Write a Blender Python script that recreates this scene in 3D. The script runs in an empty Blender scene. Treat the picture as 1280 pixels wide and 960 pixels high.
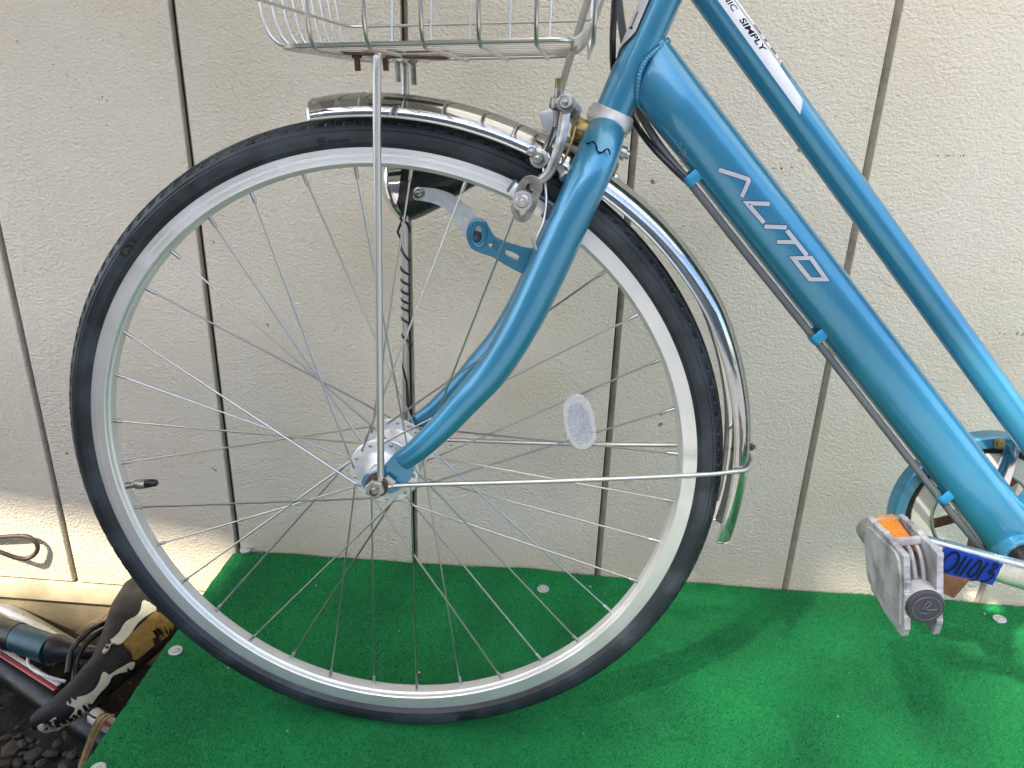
import bpy, bmesh, math, random
import numpy as np
from mathutils import Vector, Matrix
random.seed(7); rng = np.random.default_rng(7)
S = bpy.context.scene
COL = S.collection
R = math.radians
PI = math.pi

# ------------------------------------------------------------------ camera, sky, sun, exposure
CAMLOC = Vector((0.176835, -0.736341, 0.399243))
CAMROT = (1.179935, -0.029260, 0.078365)
FPX = 984.43
cam = bpy.data.objects.new('camera', bpy.data.cameras.new('camera'))
COL.objects.link(cam)
cam.location = CAMLOC; cam.rotation_euler = CAMROT
cam.data.sensor_width = 36; cam.data.lens = FPX / 1280 * 36
cam.data.clip_start = 0.02; cam.data.clip_end = 500
S.camera = cam

SUN_EL = R(46.7); SUN_AZ = R(35.6)                 # light comes from the front, a little from the left
w = bpy.data.worlds.new('World'); S.world = w; w.use_nodes = True
nt = w.node_tree
sky = nt.nodes.new('ShaderNodeTexSky'); sky.sky_type = 'NISHITA'; sky.sun_disc = False
sky.sun_elevation = SUN_EL; sky.sun_rotation = PI + SUN_AZ
sky.air_density = 1.0; sky.dust_density = 2.0; sky.ozone_density = 1.0
nt.links.new(sky.outputs[0], nt.nodes['Background'].inputs[0])
nt.nodes['Background'].inputs[1].default_value = 0.15
sl = bpy.data.lights.new('sun', 'SUN'); sl.energy = 2.9; sl.angle = R(1.7); sl.color = (1, .94, .85)
so = bpy.data.objects.new('sun', sl); COL.objects.link(so)
SD = Vector((math.sin(SUN_AZ) * math.cos(SUN_EL), math.cos(SUN_AZ) * math.cos(SUN_EL), -math.sin(SUN_EL)))
so.rotation_euler = SD.to_track_quat('-Z', 'Y').to_euler()
so.location = (-1, -2, 3)
S.view_settings.view_transform = 'Standard'; S.view_settings.look = 'None'
S.view_settings.exposure = 2.14; S.view_settings.gamma = 1

# ------------------------------------------------------------------ measuring helpers
# hub coordinates: x to the right along the bicycle, y into the wall, z up, origin in the front hub.
LEAN = -0.03904; RW = 0.346
Lm = Matrix.Rotation(LEAN, 3, 'X')
from mathutils import Euler
CR = Euler(CAMROT, 'XYZ').to_matrix()
def ray(px, py): return CR @ Vector(((px - 640) / FPX, -(py - 480) / FPX, -1))
def at(px, py, y):                              # a measured image point, at its true depth in the bicycle
    o = Lm.transposed() @ CAMLOC; d = Lm.transposed() @ ray(px, py)
    return o + d * ((y - o.y) / d.y)
def wat(px, py, axis, val):                     # the same in the world
    d = ray(px, py); return CAMLOC + d * ((val - CAMLOC[axis]) / d[axis])

# ------------------------------------------------------------------ mesh helpers
OFF = Vector((0, 0, RW))
def link(name, me, mat, parent=None, ang=40):
    if me.polygons:
        me.polygons.foreach_set('use_smooth', [True] * len(me.polygons))
        me.set_sharp_from_angle(angle=R(ang))
    if mat and not me.materials: me.materials.append(mat)
    o = bpy.data.objects.new(name, me); COL.objects.link(o)
    if parent is not None: o.parent = parent
    return o
def obj(name, bm, mat, parent=None, ang=40, off=False):
    bmesh.ops.recalc_face_normals(bm, faces=bm.faces)
    if off: bmesh.ops.translate(bm, verts=bm.verts, vec=OFF)
    me = bpy.data.meshes.new(name); bm.to_mesh(me); bm.free()
    return link(name, me, mat, parent, ang)
def bp(name, bm, mat, parent, ang=40): return obj(name, bm, mat, parent, ang, True)   # bicycle part given in hub coordinates
def empty(name, loc=(0, 0, 0), parent=None):
    o = bpy.data.objects.new(name, None); COL.objects.link(o); o.location = loc
    o.empty_display_size = .05
    if parent is not None: o.parent = parent
    return o
def tag(o, label, cat, group=None):
    o['label'] = label; o['category'] = cat
    if group: o['group'] = group
    return o
def cr(pts, n=8, closed=False):                 # Catmull-Rom through points
    P = [Vector(p) for p in pts]; out = []
    N = len(P); seg = N if closed else N - 1
    for i in range(seg):
        g = (lambda k: P[k % N]) if closed else (lambda k: P[min(max(k, 0), N - 1)])
        a, b, c, d = g(i - 1), g(i), g(i + 1), g(i + 2)
        for j in range(n):
            t = j / n
            out.append(.5 * ((2 * b) + (c - a) * t + (2 * a - 5 * b + 4 * c - d) * t * t + (3 * b - a - 3 * c + d) * t ** 3))
    if not closed: out.append(P[-1])
    return out
def tube(bm, pts, rad, seg=10, caps=True, closed=False, flat=None, up=None):
    P = [Vector(p) for p in pts]; n = len(P)
    rr = rad if hasattr(rad, '__len__') else [rad] * n
    ff = flat if hasattr(flat, '__len__') else [flat or 1.0] * n
    T = []
    for i in range(n):
        a = P[(i - 1) % n] if closed else P[max(i - 1, 0)]
        b = P[(i + 1) % n] if closed else P[min(i + 1, n - 1)]
        T.append((b - a).normalized())
    N = Vector(up) if up else T[0].orthogonal()
    rings = []
    for i in range(n):
        N = (N - T[i] * N.dot(T[i]))
        N = N.normalized() if N.length > 1e-9 else T[i].orthogonal().normalized()
        B = T[i].cross(N)
        rings.append([bm.verts.new(P[i] + N * (math.cos(a) * rr[i] * ff[i]) + B * (math.sin(a) * rr[i])) for a in (2 * PI * k / seg for k in range(seg))])
    for i in range(n if closed else n - 1):
        A, Bq = rings[i], rings[(i + 1) % n]
        for k in range(seg):
            bm.faces.new((A[k], A[(k + 1) % seg], Bq[(k + 1) % seg], Bq[k]))
    if caps and not closed:
        bm.faces.new(rings[0][::-1]); bm.faces.new(rings[-1])
    return bm
def lathe(bm, prof, o, ax, seg=24, caps=True):   # prof: (distance along the axis, radius)
    o = Vector(o); ax = Vector(ax).normalized(); N = ax.orthogonal().normalized(); B = ax.cross(N)
    rings = [[bm.verts.new(o + ax * s + (N * math.cos(a) + B * math.sin(a)) * max(r, 1e-5)) for a in (2 * PI * k / seg for k in range(seg))] for s, r in prof]
    for A, Bq in zip(rings, rings[1:]):
        for k in range(seg): bm.faces.new((A[k], A[(k + 1) % seg], Bq[(k + 1) % seg], Bq[k]))
    if caps:
        bm.faces.new(rings[0][::-1]); bm.faces.new(rings[-1])
    return bm
def ringlathe(bm, prof, seg, closed_prof, fn=None):   # about the y axis of the hub; prof (y, r)
    rings = []
    for k in range(seg):
        a = 2 * PI * k / seg
        ring = []
        for i, (y, r) in enumerate(prof):
            if fn: y, r = fn(i, a, y, r)
            ring.append(bm.verts.new((r * math.cos(a), y, r * math.sin(a))))
        rings.append(ring)
    n = len(prof)
    for k in range(seg):
        A, B = rings[k], rings[(k + 1) % seg]
        for i in range(n if closed_prof else n - 1):
            j = (i + 1) % n
            bm.faces.new((A[i], A[j], B[j], B[i]))
    return bm
def box(bm, c, s, M=None, bev=0):
    r = bmesh.ops.create_cube(bm, size=1)
    vs = r['verts']
    for v in vs: v.co = Vector((v.co.x * s[0], v.co.y * s[1], v.co.z * s[2]))
    if bev:
        es = list({e for v in vs for e in v.link_edges})
        q = bmesh.ops.bevel(bm, geom=es, offset=bev, segments=2, affect='EDGES', profile=.6)
        vs = list({v for f in q['faces'] for v in f.verts} | {v for v in vs if v.is_valid})
    for v in vs:
        co = v.co
        if M is not None: co = M @ co
        v.co = co + Vector(c)
    return bm
def plate(name, outer, holes, th, to3, mat, parent, off=True, bev=0.0):
    """a flat plate with holes: outlines are lists of 2-D points, to3(u, v, w) places them"""
    cu = bpy.data.curves.new(name, 'CURVE'); cu.dimensions = '2D'; cu.fill_mode = 'BOTH'
    for pts in [outer] + holes:
        sp = cu.splines.new('POLY'); sp.points.add(len(pts) - 1); sp.use_cyclic_u = True
        for p, q in zip(sp.points, pts): p.co = (q[0], q[1], 0, 1)
    cu.extrude = th / 2; cu.bevel_depth = bev; cu.bevel_resolution = 1
    o = bpy.data.objects.new(name, cu)
    me = bpy.data.meshes.new_from_object(o)
    bpy.data.objects.remove(o); bpy.data.curves.remove(cu)
    for v in me.vertices:
        q = to3(v.co.x, v.co.y, v.co.z)
        v.co = q + OFF if off else q
    me.materials.clear()
    return link(name, me, mat, parent, 35)
def text_mesh(body, size, bold=0, shear=0.0, extrude=0.0, space=1.0):
    cu = bpy.data.curves.new('lettering', 'FONT'); cu.body = body; cu.size = size
    cu.offset = bold; cu.shear = shear; cu.extrude = extrude; cu.space_character = space
    o = bpy.data.objects.new('lettering', cu)
    me = bpy.data.meshes.new_from_object(o)
    bpy.data.objects.remove(o); bpy.data.curves.remove(cu)
    me.materials.clear()
    return me

# ------------------------------------------------------------------ materials
def mat(name, col, rough=.5, metal=0., var=.12, vs=30., bump=0., bs=200., coat=0., spec=.5, dirt=None, dirt_amt=.0, ds=14., rvar=.1, trans=0.):
    m = bpy.data.materials.new(name); m.use_nodes = True
    t = m.node_tree; n = t.nodes; l = t.links
    b = n['Principled BSDF']
    b.inputs['Metallic'].default_value = metal
    b.inputs['Coat Weight'].default_value = coat; b.inputs['Coat Roughness'].default_value = .12
    b.inputs['Specular IOR Level'].default_value = spec
    b.inputs['Transmission Weight'].default_value = trans
    tc = n.new('ShaderNodeTexCoord')
    def noise(scale, det=4.):
        q = n.new('ShaderNodeTexNoise'); q.inputs['Scale'].default_value = scale; q.inputs['Detail'].default_value = det
        l.new(tc.outputs['Object'], q.inputs['Vector']); return q
    a = noise(vs)
    rp = n.new('ShaderNodeMapRange'); rp.inputs['From Min'].default_value = .3; rp.inputs['From Max'].default_value = .7
    rp.inputs['To Min'].default_value = 1 - var; rp.inputs['To Max'].default_value = 1 + var
    l.new(a.outputs['Fac'], rp.inputs['Value'])
    mx = n.new('ShaderNodeMix'); mx.data_type = 'RGBA'; mx.blend_type = 'MULTIPLY'; mx.inputs['Factor'].default_value = 1
    mx.inputs['A'].default_value = (*col, 1); l.new(rp.outputs['Result'], mx.inputs['B'])
    out = mx.outputs['Result']
    if dirt:
        d = noise(ds, 8.)
        r2 = n.new('ShaderNodeMapRange'); r2.inputs['From Min'].default_value = .48; r2.inputs['From Max'].default_value = .72
        r2.inputs['To Max'].default_value = dirt_amt; l.new(d.outputs['Fac'], r2.inputs['Value'])
        m2 = n.new('ShaderNodeMix'); m2.data_type = 'RGBA'; l.new(r2.outputs['Result'], m2.inputs['Factor'])
        l.new(out, m2.inputs['A']); m2.inputs['B'].default_value = (*dirt, 1); out = m2.outputs['Result']
    l.new(out, b.inputs['Base Color'])
    rr = n.new('ShaderNodeMapRange'); rr.inputs['From Min'].default_value = .3; rr.inputs['From Max'].default_value = .7
    rr.inputs['To Min'].default_value = max(rough - rvar, .03); rr.inputs['To Max'].default_value = min(rough + rvar, 1)
    q = noise(vs * 2.3, 6.); l.new(q.outputs['Fac'], rr.inputs['Value']); l.new(rr.outputs['Result'], b.inputs['Roughness'])
    if bump:
        bn = noise(bs, 4.); bb = n.new('ShaderNodeBump'); bb.inputs['Strength'].default_value = 1; bb.inputs['Distance'].default_value = bump
        l.new(bn.outputs['Fac'], bb.inputs['Height']); l.new(bb.outputs['Normal'], b.inputs['Normal'])
    m['b'] = 1
    return m
BLUE = mat('blue_metallic_paint', (.030, .205, .340), .35, .45, .03, 8, .00002, 60, coat=.8, dirt=(.20, .34, .42), dirt_amt=.08, ds=40, rvar=.03)
BLUE_CLIP = mat('blue_clip_paint', (.02, .22, .38), .4, .2, .1, 40)
RUBBER = mat('tyre_rubber', (.011, .0155, .020), .5, 0, .25, 18, .0002, 500, dirt=(.06, .073, .085), dirt_amt=.6, ds=22)
MARK = mat('rubber_mark', (.003, .004, .005), .4, 0)
ALU = mat('brushed_aluminium', (.74, .74, .73), .42, .85, .06, 20, .00015, 300)
HUBALU = mat('hub_aluminium', (.78, .78, .78), .38, .55, .06, 60, dirt=(.5, .47, .42), dirt_amt=.3, ds=40)
STEEL = mat('spoke_steel', (.46, .46, .45), .30, 1, .02, 8, rvar=.02)
CHROME = mat('chrome', (.72, .735, .75), .075, 1, .04, 20, .00004, 30, dirt=(.50, .42, .28), dirt_amt=.25, ds=26, rvar=.03)
ROD = mat('plated_rod', (.56, .55, .53), .40, 1, .03, 20, dirt=(.45, .38, .30), dirt_amt=.12, ds=40, rvar=.03)
WIREM = mat('basket_wire', (.56, .55, .53), .30, 1, .03, 12, rvar=.03)
DULL = mat('dull_zinc', (.36, .36, .34), .34, .95, .2, 60, .0002, 200, dirt=(.15, .12, .08), dirt_amt=.75, ds=70)
BRASS = mat('tarnished_brass', (.30, .23, .10), .4, .8, .25, 120)
RUST = mat('rust', (.095, .050, .030), .85, .1, .35, 120, .0006, 300)
BROWN = mat('brown_plastic', (.20, .085, .045), .5, 0, .25, 80)
BLACKP = mat('black_plastic', (.012, .013, .015), .32, 0, .2, 40)
GREYP = mat('grey_pedal_plastic', (.37, .37, .385), .6, 0, .2, 40, .0008, 260, dirt=(.10, .10, .105), dirt_amt=.75, ds=46)
CAPM = mat('pedal_cap_plastic', (.030, .031, .038), .5, 0, .15, 100)
GALV = mat('galvanised_bracket', (.52, .57, .59), .5, .5, .12, 60, .0001, 300, dirt=(.25, .25, .24), dirt_amt=.4, ds=90)
CREAM = mat('cream_chain_disc', (.55, .54, .47), .45, 0, .08, 40)
ORANGE = mat('amber_reflector', (.68, .22, .005), .25, 0, .12, 300, .0008, 700, coat=.6)
CLEARR = mat('white_reflector', (.80, .81, .84), .2, 0, .06, 200, .0003, 500, coat=.6, trans=.75)
WHITE = mat('white_sticker', (.62, .62, .65), .4, 0, .04, 40)
INK = mat('black_ink', (.006, .006, .012), .7, 0, spec=.15)
SILVERP = mat('silver_print', (.44, .46, .50), .4, .3, .05, 50)
DKBLUE = mat('dark_blue_print', (.02, .06, .13), .5, 0)
TAPE = mat('blue_masking_tape', (.012, .075, .50), .6, 0, .12, 50, .0002, 400)
BADGEB = mat('badge_black', (.02, .02, .025), .35, 0)

def wall_mat():
    m = bpy.data.materials.new('embossed_cream_siding'); m.use_nodes = True
    t = m.node_tree; n = t.nodes; l = t.links; b = n['Principled BSDF']
    g = n.new('ShaderNodeNewGeometry')
    def nz(scale, det, typ='FBM', sc=(1, 1, 1), rough=.5, dist=0.):
        mp = n.new('ShaderNodeMapping'); mp.inputs['Scale'].default_value = sc; l.new(g.outputs['Position'], mp.inputs['Vector'])
        q = n.new('ShaderNodeTexNoise'); q.noise_type = typ; q.inputs['Scale'].default_value = scale; q.inputs['Detail'].default_value = det
        q.inputs['Roughness'].default_value = rough; q.inputs['Distortion'].default_value = dist
        l.new(mp.outputs['Vector'], q.inputs['Vector']); return q
    def rmp(src, a, bq, lo, hi):
        r = n.new('ShaderNodeMapRange'); r.inputs['From Min'].default_value = a; r.inputs['From Max'].default_value = bq
        r.inputs['To Min'].default_value = lo; r.inputs['To Max'].default_value = hi; l.new(src, r.inputs['Value']); return r.outputs['Result']
    def mixc(fac, a, col):
        x = n.new('ShaderNodeMix'); x.data_type = 'RGBA'; l.new(fac, x.inputs['Factor'])
        if isinstance(a, tuple): x.inputs['A'].default_value = a
        else: l.new(a, x.inputs['A'])
        x.inputs['B'].default_value = col; return x.outputs['Result']
    c = mixc(rmp(nz(6, 5).outputs['Fac'], .42, .72, 0, .5), (.72, .645, .535, 1), (.62, .535, .41, 1))
    c = mixc(rmp(nz(2.6, 4).outputs['Fac'], .45, .7, 0, .45), c, (.73, .665, .57, 1))
    c = mixc(rmp(nz(90, 3).outputs['Fac'], .68, .78, 0, .35), c, (.36, .31, .23, 1))
    c = mixc(rmp(nz(38, 2).outputs['Fac'], .76, .78, 0, .8), c, (.10, .08, .06, 1))
    # yellower towards the base
    sx = n.new('ShaderNodeSeparateXYZ'); l.new(g.outputs['Position'], sx.inputs['Vector'])
    c = mixc(rmp(sx.outputs['Z'], -.25, -.40, 0, .6), c, (.52, .41, .22, 1))
    for (px, py), sx2, sz2, amt in (((650, 490), .13, .09, .38), ((1250, 440), .12, .10, .34), ((395, 480), .12, .10, .22), ((600, 90), .10, .10, .18), ((870, 300), .10, .12, .20)):  # brown stains, with soft shade behind wheel and fork painted in
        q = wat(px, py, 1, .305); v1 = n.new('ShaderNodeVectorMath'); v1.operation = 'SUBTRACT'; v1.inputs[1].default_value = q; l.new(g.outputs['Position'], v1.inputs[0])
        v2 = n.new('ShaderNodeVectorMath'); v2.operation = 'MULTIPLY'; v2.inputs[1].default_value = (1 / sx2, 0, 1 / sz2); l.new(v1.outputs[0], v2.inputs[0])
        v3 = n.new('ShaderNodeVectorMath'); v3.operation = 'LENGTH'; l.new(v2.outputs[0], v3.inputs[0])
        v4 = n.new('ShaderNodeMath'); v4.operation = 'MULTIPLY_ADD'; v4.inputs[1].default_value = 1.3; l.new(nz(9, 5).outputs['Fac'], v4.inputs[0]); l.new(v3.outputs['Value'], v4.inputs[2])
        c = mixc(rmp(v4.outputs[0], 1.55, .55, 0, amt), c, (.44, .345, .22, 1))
    oi = n.new('ShaderNodeObjectInfo'); tint = n.new('ShaderNodeMix'); tint.data_type = 'RGBA'; tint.blend_type = 'MULTIPLY'; tint.inputs['Factor'].default_value = 1
    l.new(c, tint.inputs['A']); l.new(rmp(oi.outputs['Random'], 0, 1, .93, 1.05), tint.inputs['B']); c = tint.outputs['Result']
    l.new(c, b.inputs['Base Color'])
    b.inputs['Roughness'].default_value = .55
    h1 = nz(225, 4, 'FBM', (1, 1, 1.4), .58, .15); h2 = nz(480, 2)
    ad = n.new('ShaderNodeMath'); ad.operation = 'MULTIPLY_ADD'; ad.inputs[1].default_value = .25
    l.new(h2.outputs['Fac'], ad.inputs[0]); l.new(h1.outputs['Fac'], ad.inputs[2])
    bu = n.new('ShaderNodeBump'); bu.inputs['Strength'].default_value = 1; bu.inputs['Distance'].default_value = .0029
    l.new(ad.outputs[0], bu.inputs['Height']); l.new(bu.outputs['Normal'], b.inputs['Normal'])
    return m
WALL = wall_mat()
JOINT = mat('joint_brown', (.36, .325, .265), .8, 0, .2, 60, .0006, 400)
SLIT = mat('joint_dark', (.035, .028, .018), .9, 0, .3, 60)
LEDGE = mat('base_flashing', (.50, .41, .25), .6, 0, .15, 14, .0003, 200, dirt=(.22, .16, .09), dirt_amt=.6, ds=18)
FOUND = mat('foundation_concrete', (.24, .185, .10), .85, 0, .3, 10, .001, 150, dirt=(.08, .06, .035), dirt_amt=.7, ds=8)
SOIL = mat('dark_soil', (.013, .011, .008), .95, 0, .4, 30, .004, 90)
STONE = mat('stone', (.055, .046, .033), .85, 0, .35, 40, .0015, 120, dirt=(.06, .05, .04), dirt_amt=.7, ds=30)
ASPH = mat('pale_concrete', (.24, .225, .20), .9, 0, .25, 30, .002, 200)
PLY = mat('plywood', (.30, .21, .12), .7, 0, .2, 12)
WASH = mat('washer_zinc', (.50, .52, .50), .45, .6, .15, 120, .0002, 300)
SADDLE = mat('black_vinyl', (.007, .006, .007), .55, 0, .2, 20, .0005, 500, spec=.3, dirt=(.035, .03, .03), dirt_amt=.4, ds=30)
BACKING = mat('torn_backing', (.46, .44, .33), .8, 0, .15, 40, .0008, 200, dirt=(.35, .32, .22), dirt_amt=.5, ds=40)
FOAM = mat('old_foam', (.20, .125, .025), .9, 0, .3, 60, .003, 160, dirt=(.16, .10, .03), dirt_amt=.6, ds=60)
TEAL = mat('teal_band', (.006, .055, .075), .35, .1, .2, 60, dirt=(.05, .06, .06), dirt_amt=.4, ds=80)
WTUBE = mat('worn_white_tube', (.42, .40, .35), .32, .45, .1, 30, dirt=(.22, .17, .11), dirt_amt=.5, ds=40)
RTUBE = mat('black_frame_paint', (.008, .008, .009), .4, 0, .2, 30, spec=.3, dirt=(.03, .025, .02), dirt_amt=.5)
REDP = mat('red_stripe', (.42, .07, .06), .35, 0, .1, 40)
WHITEP = mat('white_stripe', (.66, .62, .58), .35, 0, .1, 40)
STRAW = mat('dry_straw', (.36, .25, .12), .8, 0, .3, 90)
LEAFM = mat('dry_leaf', (.22, .19, .13), .8, 0, .3, 60)

def turf_mats():
    out = []
    for nm, fib in (('turf_backing', False), ('turf_fibre', True)):
        m = bpy.data.materials.new(nm); m.use_nodes = True
        t = m.node_tree; n = t.nodes; l = t.links; b = n['Principled BSDF']
        g = n.new('ShaderNodeNewGeometry')
        q = n.new('ShaderNodeTexNoise'); q.inputs['Scale'].default_value = 9; q.inputs['Detail'].default_value = 5
        l.new(g.outputs['Position'], q.inputs['Vector'])
        r = n.new('ShaderNodeMapRange'); r.inputs['From Min'].default_value = .35; r.inputs['From Max'].default_value = .65
        l.new(q.outputs['Fac'], r.inputs['Value'])
        mx = n.new('ShaderNodeMix'); mx.data_type = 'RGBA'; l.new(r.outputs['Result'], mx.inputs['Factor'])
        mx.inputs['A'].default_value = (.001, .125, .030, 1); mx.inputs['B'].default_value = (.002, .175, .042, 1)
        o = mx.outputs['Result']
        if fib:
            m2 = n.new('ShaderNodeMix'); m2.data_type = 'RGBA'; m2.blend_type = 'MULTIPLY'; m2.inputs['Factor'].default_value = 1
            r2 = n.new('ShaderNodeMapRange'); r2.inputs['To Min'].default_value = .55; r2.inputs['To Max'].default_value = 1.5
            l.new(g.outputs['Random Per Island'], r2.inputs['Value']); l.new(o, m2.inputs['A']); l.new(r2.outputs['Result'], m2.inputs['B'])
            o = m2.outputs['Result']
            b.inputs['Roughness'].default_value = .5; b.inputs['Specular IOR Level'].default_value = .25
        else:
            b.inputs['Roughness'].default_value = .9
        l.new(o, b.inputs['Base Color']); out.append(m)
    return out
TURF, FIBRE = turf_mats()

# ------------------------------------------------------------------ the setting: ground, and unseen shapes added for the light
GZ = -.62
def sheet(name, pts, m, kind=None):
    bm = bmesh.new(); bm.faces.new([bm.verts.new(p) for p in pts]); o = obj(name, bm, m)
    if kind: o['kind'] = kind
    return o
sheet('ground', [(-60, -60, GZ), (60, -60, GZ), (60, .5, GZ), (-60, .5, GZ)], ASPH, 'structure')
# uneven soil strip beside the wall
def noise2(x, y, s, seed=0.):
    return math.sin(x * s + seed) * math.cos(y * s * 1.3 + seed * 2) * .5 + math.sin(x * s * 2.3 + y * s * 1.7 + seed) * .3 + math.sin((x - y) * s * 4.1 + seed * 3) * .2
bm = bmesh.new(); nx, ny = 110, 70; grid = []
for j in range(ny + 1):
    for i in range(nx + 1):
        x = -1.5 + 1.35 * i / nx; y = -.5 + .82 * j / ny
        grid.append(bm.verts.new((x, y, GZ + .02 + .018 * noise2(x, y, 12) + .008 * noise2(x, y, 55, 2) + random.uniform(-.003, .003))))
for j in range(ny):
    for i in range(nx):
        a = j * (nx + 1) + i; bm.faces.new((grid[a], grid[a + 1], grid[a + nx + 2], grid[a + nx + 1]))
o = obj('soil', bm, SOIL); o['kind'] = 'structure'

# unseen roof of added sheets above the camera, outlined to cast the wanted shade
AZ = 1.20
kx, ky = SD.x / -SD.z, SD.y / -SD.z
def up_to_sheet(x, y, z): h = AZ - z; return (x - kx * h, y - ky * h, AZ)
edge = [(-1.6, .305, -.30), (-.95, .305, -.285), (-.72, .305, -.305), (-.40, .305, -.350), (-.345, .30, -.352), (.25, .30, -.352), (.58, .30, -.35), (.63, .305, -.285), (.87, .305, -.226), (1.3, .305, -.16), (2.6, .305, -.12)]
def flat(points, z=0):
    bm = bmesh.new(); f = bm.faces.new([bm.verts.new((p[0], p[1], p[2] + z)) for p in points]); f.normal_update()
    bmesh.ops.triangulate(bm, faces=[f]); return bm
shade_roof = flat([(-2.6, .31, AZ)] + [up_to_sheet(*e) for e in edge] + [(2.2, .31, AZ)])
dark_sheet = flat([(-1.1, .30, AZ + .015), (-1.1, -.78, AZ + .015), (.12, -.78, AZ + .015), (.02, .30, AZ + .015)])  # opaque sheet added to darken the turf at left
sun_filter = flat([up_to_sheet(*e) for e in ((.20, .33, -.35), (.25, -.60, -.35), (.775, -.60, -.35), (.765, .10, -.35), (.70, .27, -.35), (.63, .33, -.35))], .02)  # clear sheet added to let weakened sun onto the right turf
turf_shade = flat([up_to_sheet(*e) for e in ((-.352, .33, -.35), (-.352, -.55, -.35), (.28, -.55, -.35), (.23, .33, -.35))], .03)  # grey sheet added to keep sun off the left turf and soil
q = up_to_sheet(-.352, 0, -.35)[0]
f = turf_shade.faces.new([turf_shade.verts.new(p) for p in ((-2.6, -1.02, AZ + .04), (q, -1.035, AZ + .04), (q, -2.0, AZ + .04), (-2.6, -2.0, AZ + .04))])
rm = bpy.data.materials.new('translucent_shade_sheet'); rm.use_nodes = True
t = rm.node_tree; t.nodes.remove(t.nodes['Principled BSDF'])
tr = t.nodes.new('ShaderNodeBsdfTranslucent'); tr.inputs['Color'].default_value = (.86, .80, .68, 1)
df = t.nodes.new('ShaderNodeBsdfDiffuse'); df.inputs['Color'].default_value = (.80, .75, .65, 1)
mxs = t.nodes.new('ShaderNodeMixShader'); mxs.inputs[0].default_value = .45
t.links.new(tr.outputs[0], mxs.inputs[1]); t.links.new(df.outputs[0], mxs.inputs[2]); t.links.new(mxs.outputs[0], t.nodes['Material Output'].inputs[0])
rm2 = rm.copy(); rm2.name = 'clear_filter_sheet'
for n_ in rm2.node_tree.nodes:
    if n_.type == 'BSDF_TRANSLUCENT': n_.inputs['Color'].default_value = (.95, .93, .86, 1)
    if n_.type == 'MIX_SHADER': n_.inputs[0].default_value = .12
t2 = rm2.node_tree; tp = t2.nodes.new('ShaderNodeBsdfTransparent'); mx3 = t2.nodes.new('ShaderNodeMixShader'); mx3.inputs[0].default_value = .45
t2.links.new(t2.nodes['Material Output'].inputs[0].links[0].from_socket, mx3.inputs[1]); t2.links.new(tp.outputs[0], mx3.inputs[2]); t2.links.new(mx3.outputs[0], t2.nodes['Material Output'].inputs[0])
for nm, b_, m_ in (('shade_roof', shade_roof, rm), ('filter_sheet', sun_filter, rm2), ('dark_shade_sheet', dark_sheet, mat('dark_shade_sheet', (.10, .10, .10), .9)), ('turf_shade_sheet', turf_shade, mat('shade_sheet_grey', (.20, .20, .19), .8))):
    o = obj(nm, b_, m_); o['kind'] = 'structure'
# unseen leaves added high up to break sun into dapples on the turf
bm = bmesh.new()
for _ in range(1600):
    x, y = random.uniform(.20, 1.5), random.uniform(-.75, .42); h = random.uniform(2.6, 3.4)
    if (x < .72 and random.random() < .55) or (x > .74 and y > .04 and random.random() < .80): continue
    if random.random() < .25 + .25 * math.sin(x * 9 + y * 14 + 1): continue
    c = Vector((x - kx * h, y - ky * h, -.35 + h)); a = random.uniform(0, 6.3); L_, W_ = random.uniform(.035, .06), random.uniform(.016, .028)
    M = Matrix.Rotation(a, 3, 'Z') @ Matrix.Rotation(random.uniform(-.7, .7), 3, 'X') @ Matrix.Rotation(random.uniform(-.5, .5), 3, 'Y')
    bm.faces.new([bm.verts.new(c + M @ Vector(p)) for p in ((-L_, 0, 0), (-L_ * .3, -W_, .004), (L_ * .5, -W_ * .7, 0), (L_, 0, -.008), (L_ * .5, W_ * .7, 0), (-L_ * .3, W_, .004))])
o = obj('dapple_leaves', bm, mat('dapple_leaf_green', (.06, .10, .03), .6)); o['kind'] = 'stuff'
bm = bmesh.new(); box(bm, (-1.0, -.85, -.16), (.86, 1.05, .92)); o = obj('shade_box', bm, mat('shade_box_dark', (.10, .085, .075), .9)); o['kind'] = 'structure'  # unseen box added to shade the left turf and soil
# plain front added behind the camera to darken the reflections
bm = bmesh.new(); box(bm, (0, -7.2, GZ + 1.7), (26, .3, 3.4)); o = obj('reflected_front', bm, mat('reflected_front_grey', (.16, .15, .14), .85)); o['kind'] = 'structure'
bm = bmesh.new(); box(bm, (-1.2, -6.9, GZ + 1.9), (3.6, .3, .35)); o = obj('reflected_red_box', bm, mat('red_orange_box', (.55, .08, .03), .7)); o['kind'] = 'structure'  # red-orange box added for its reflection in the chrome

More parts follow.
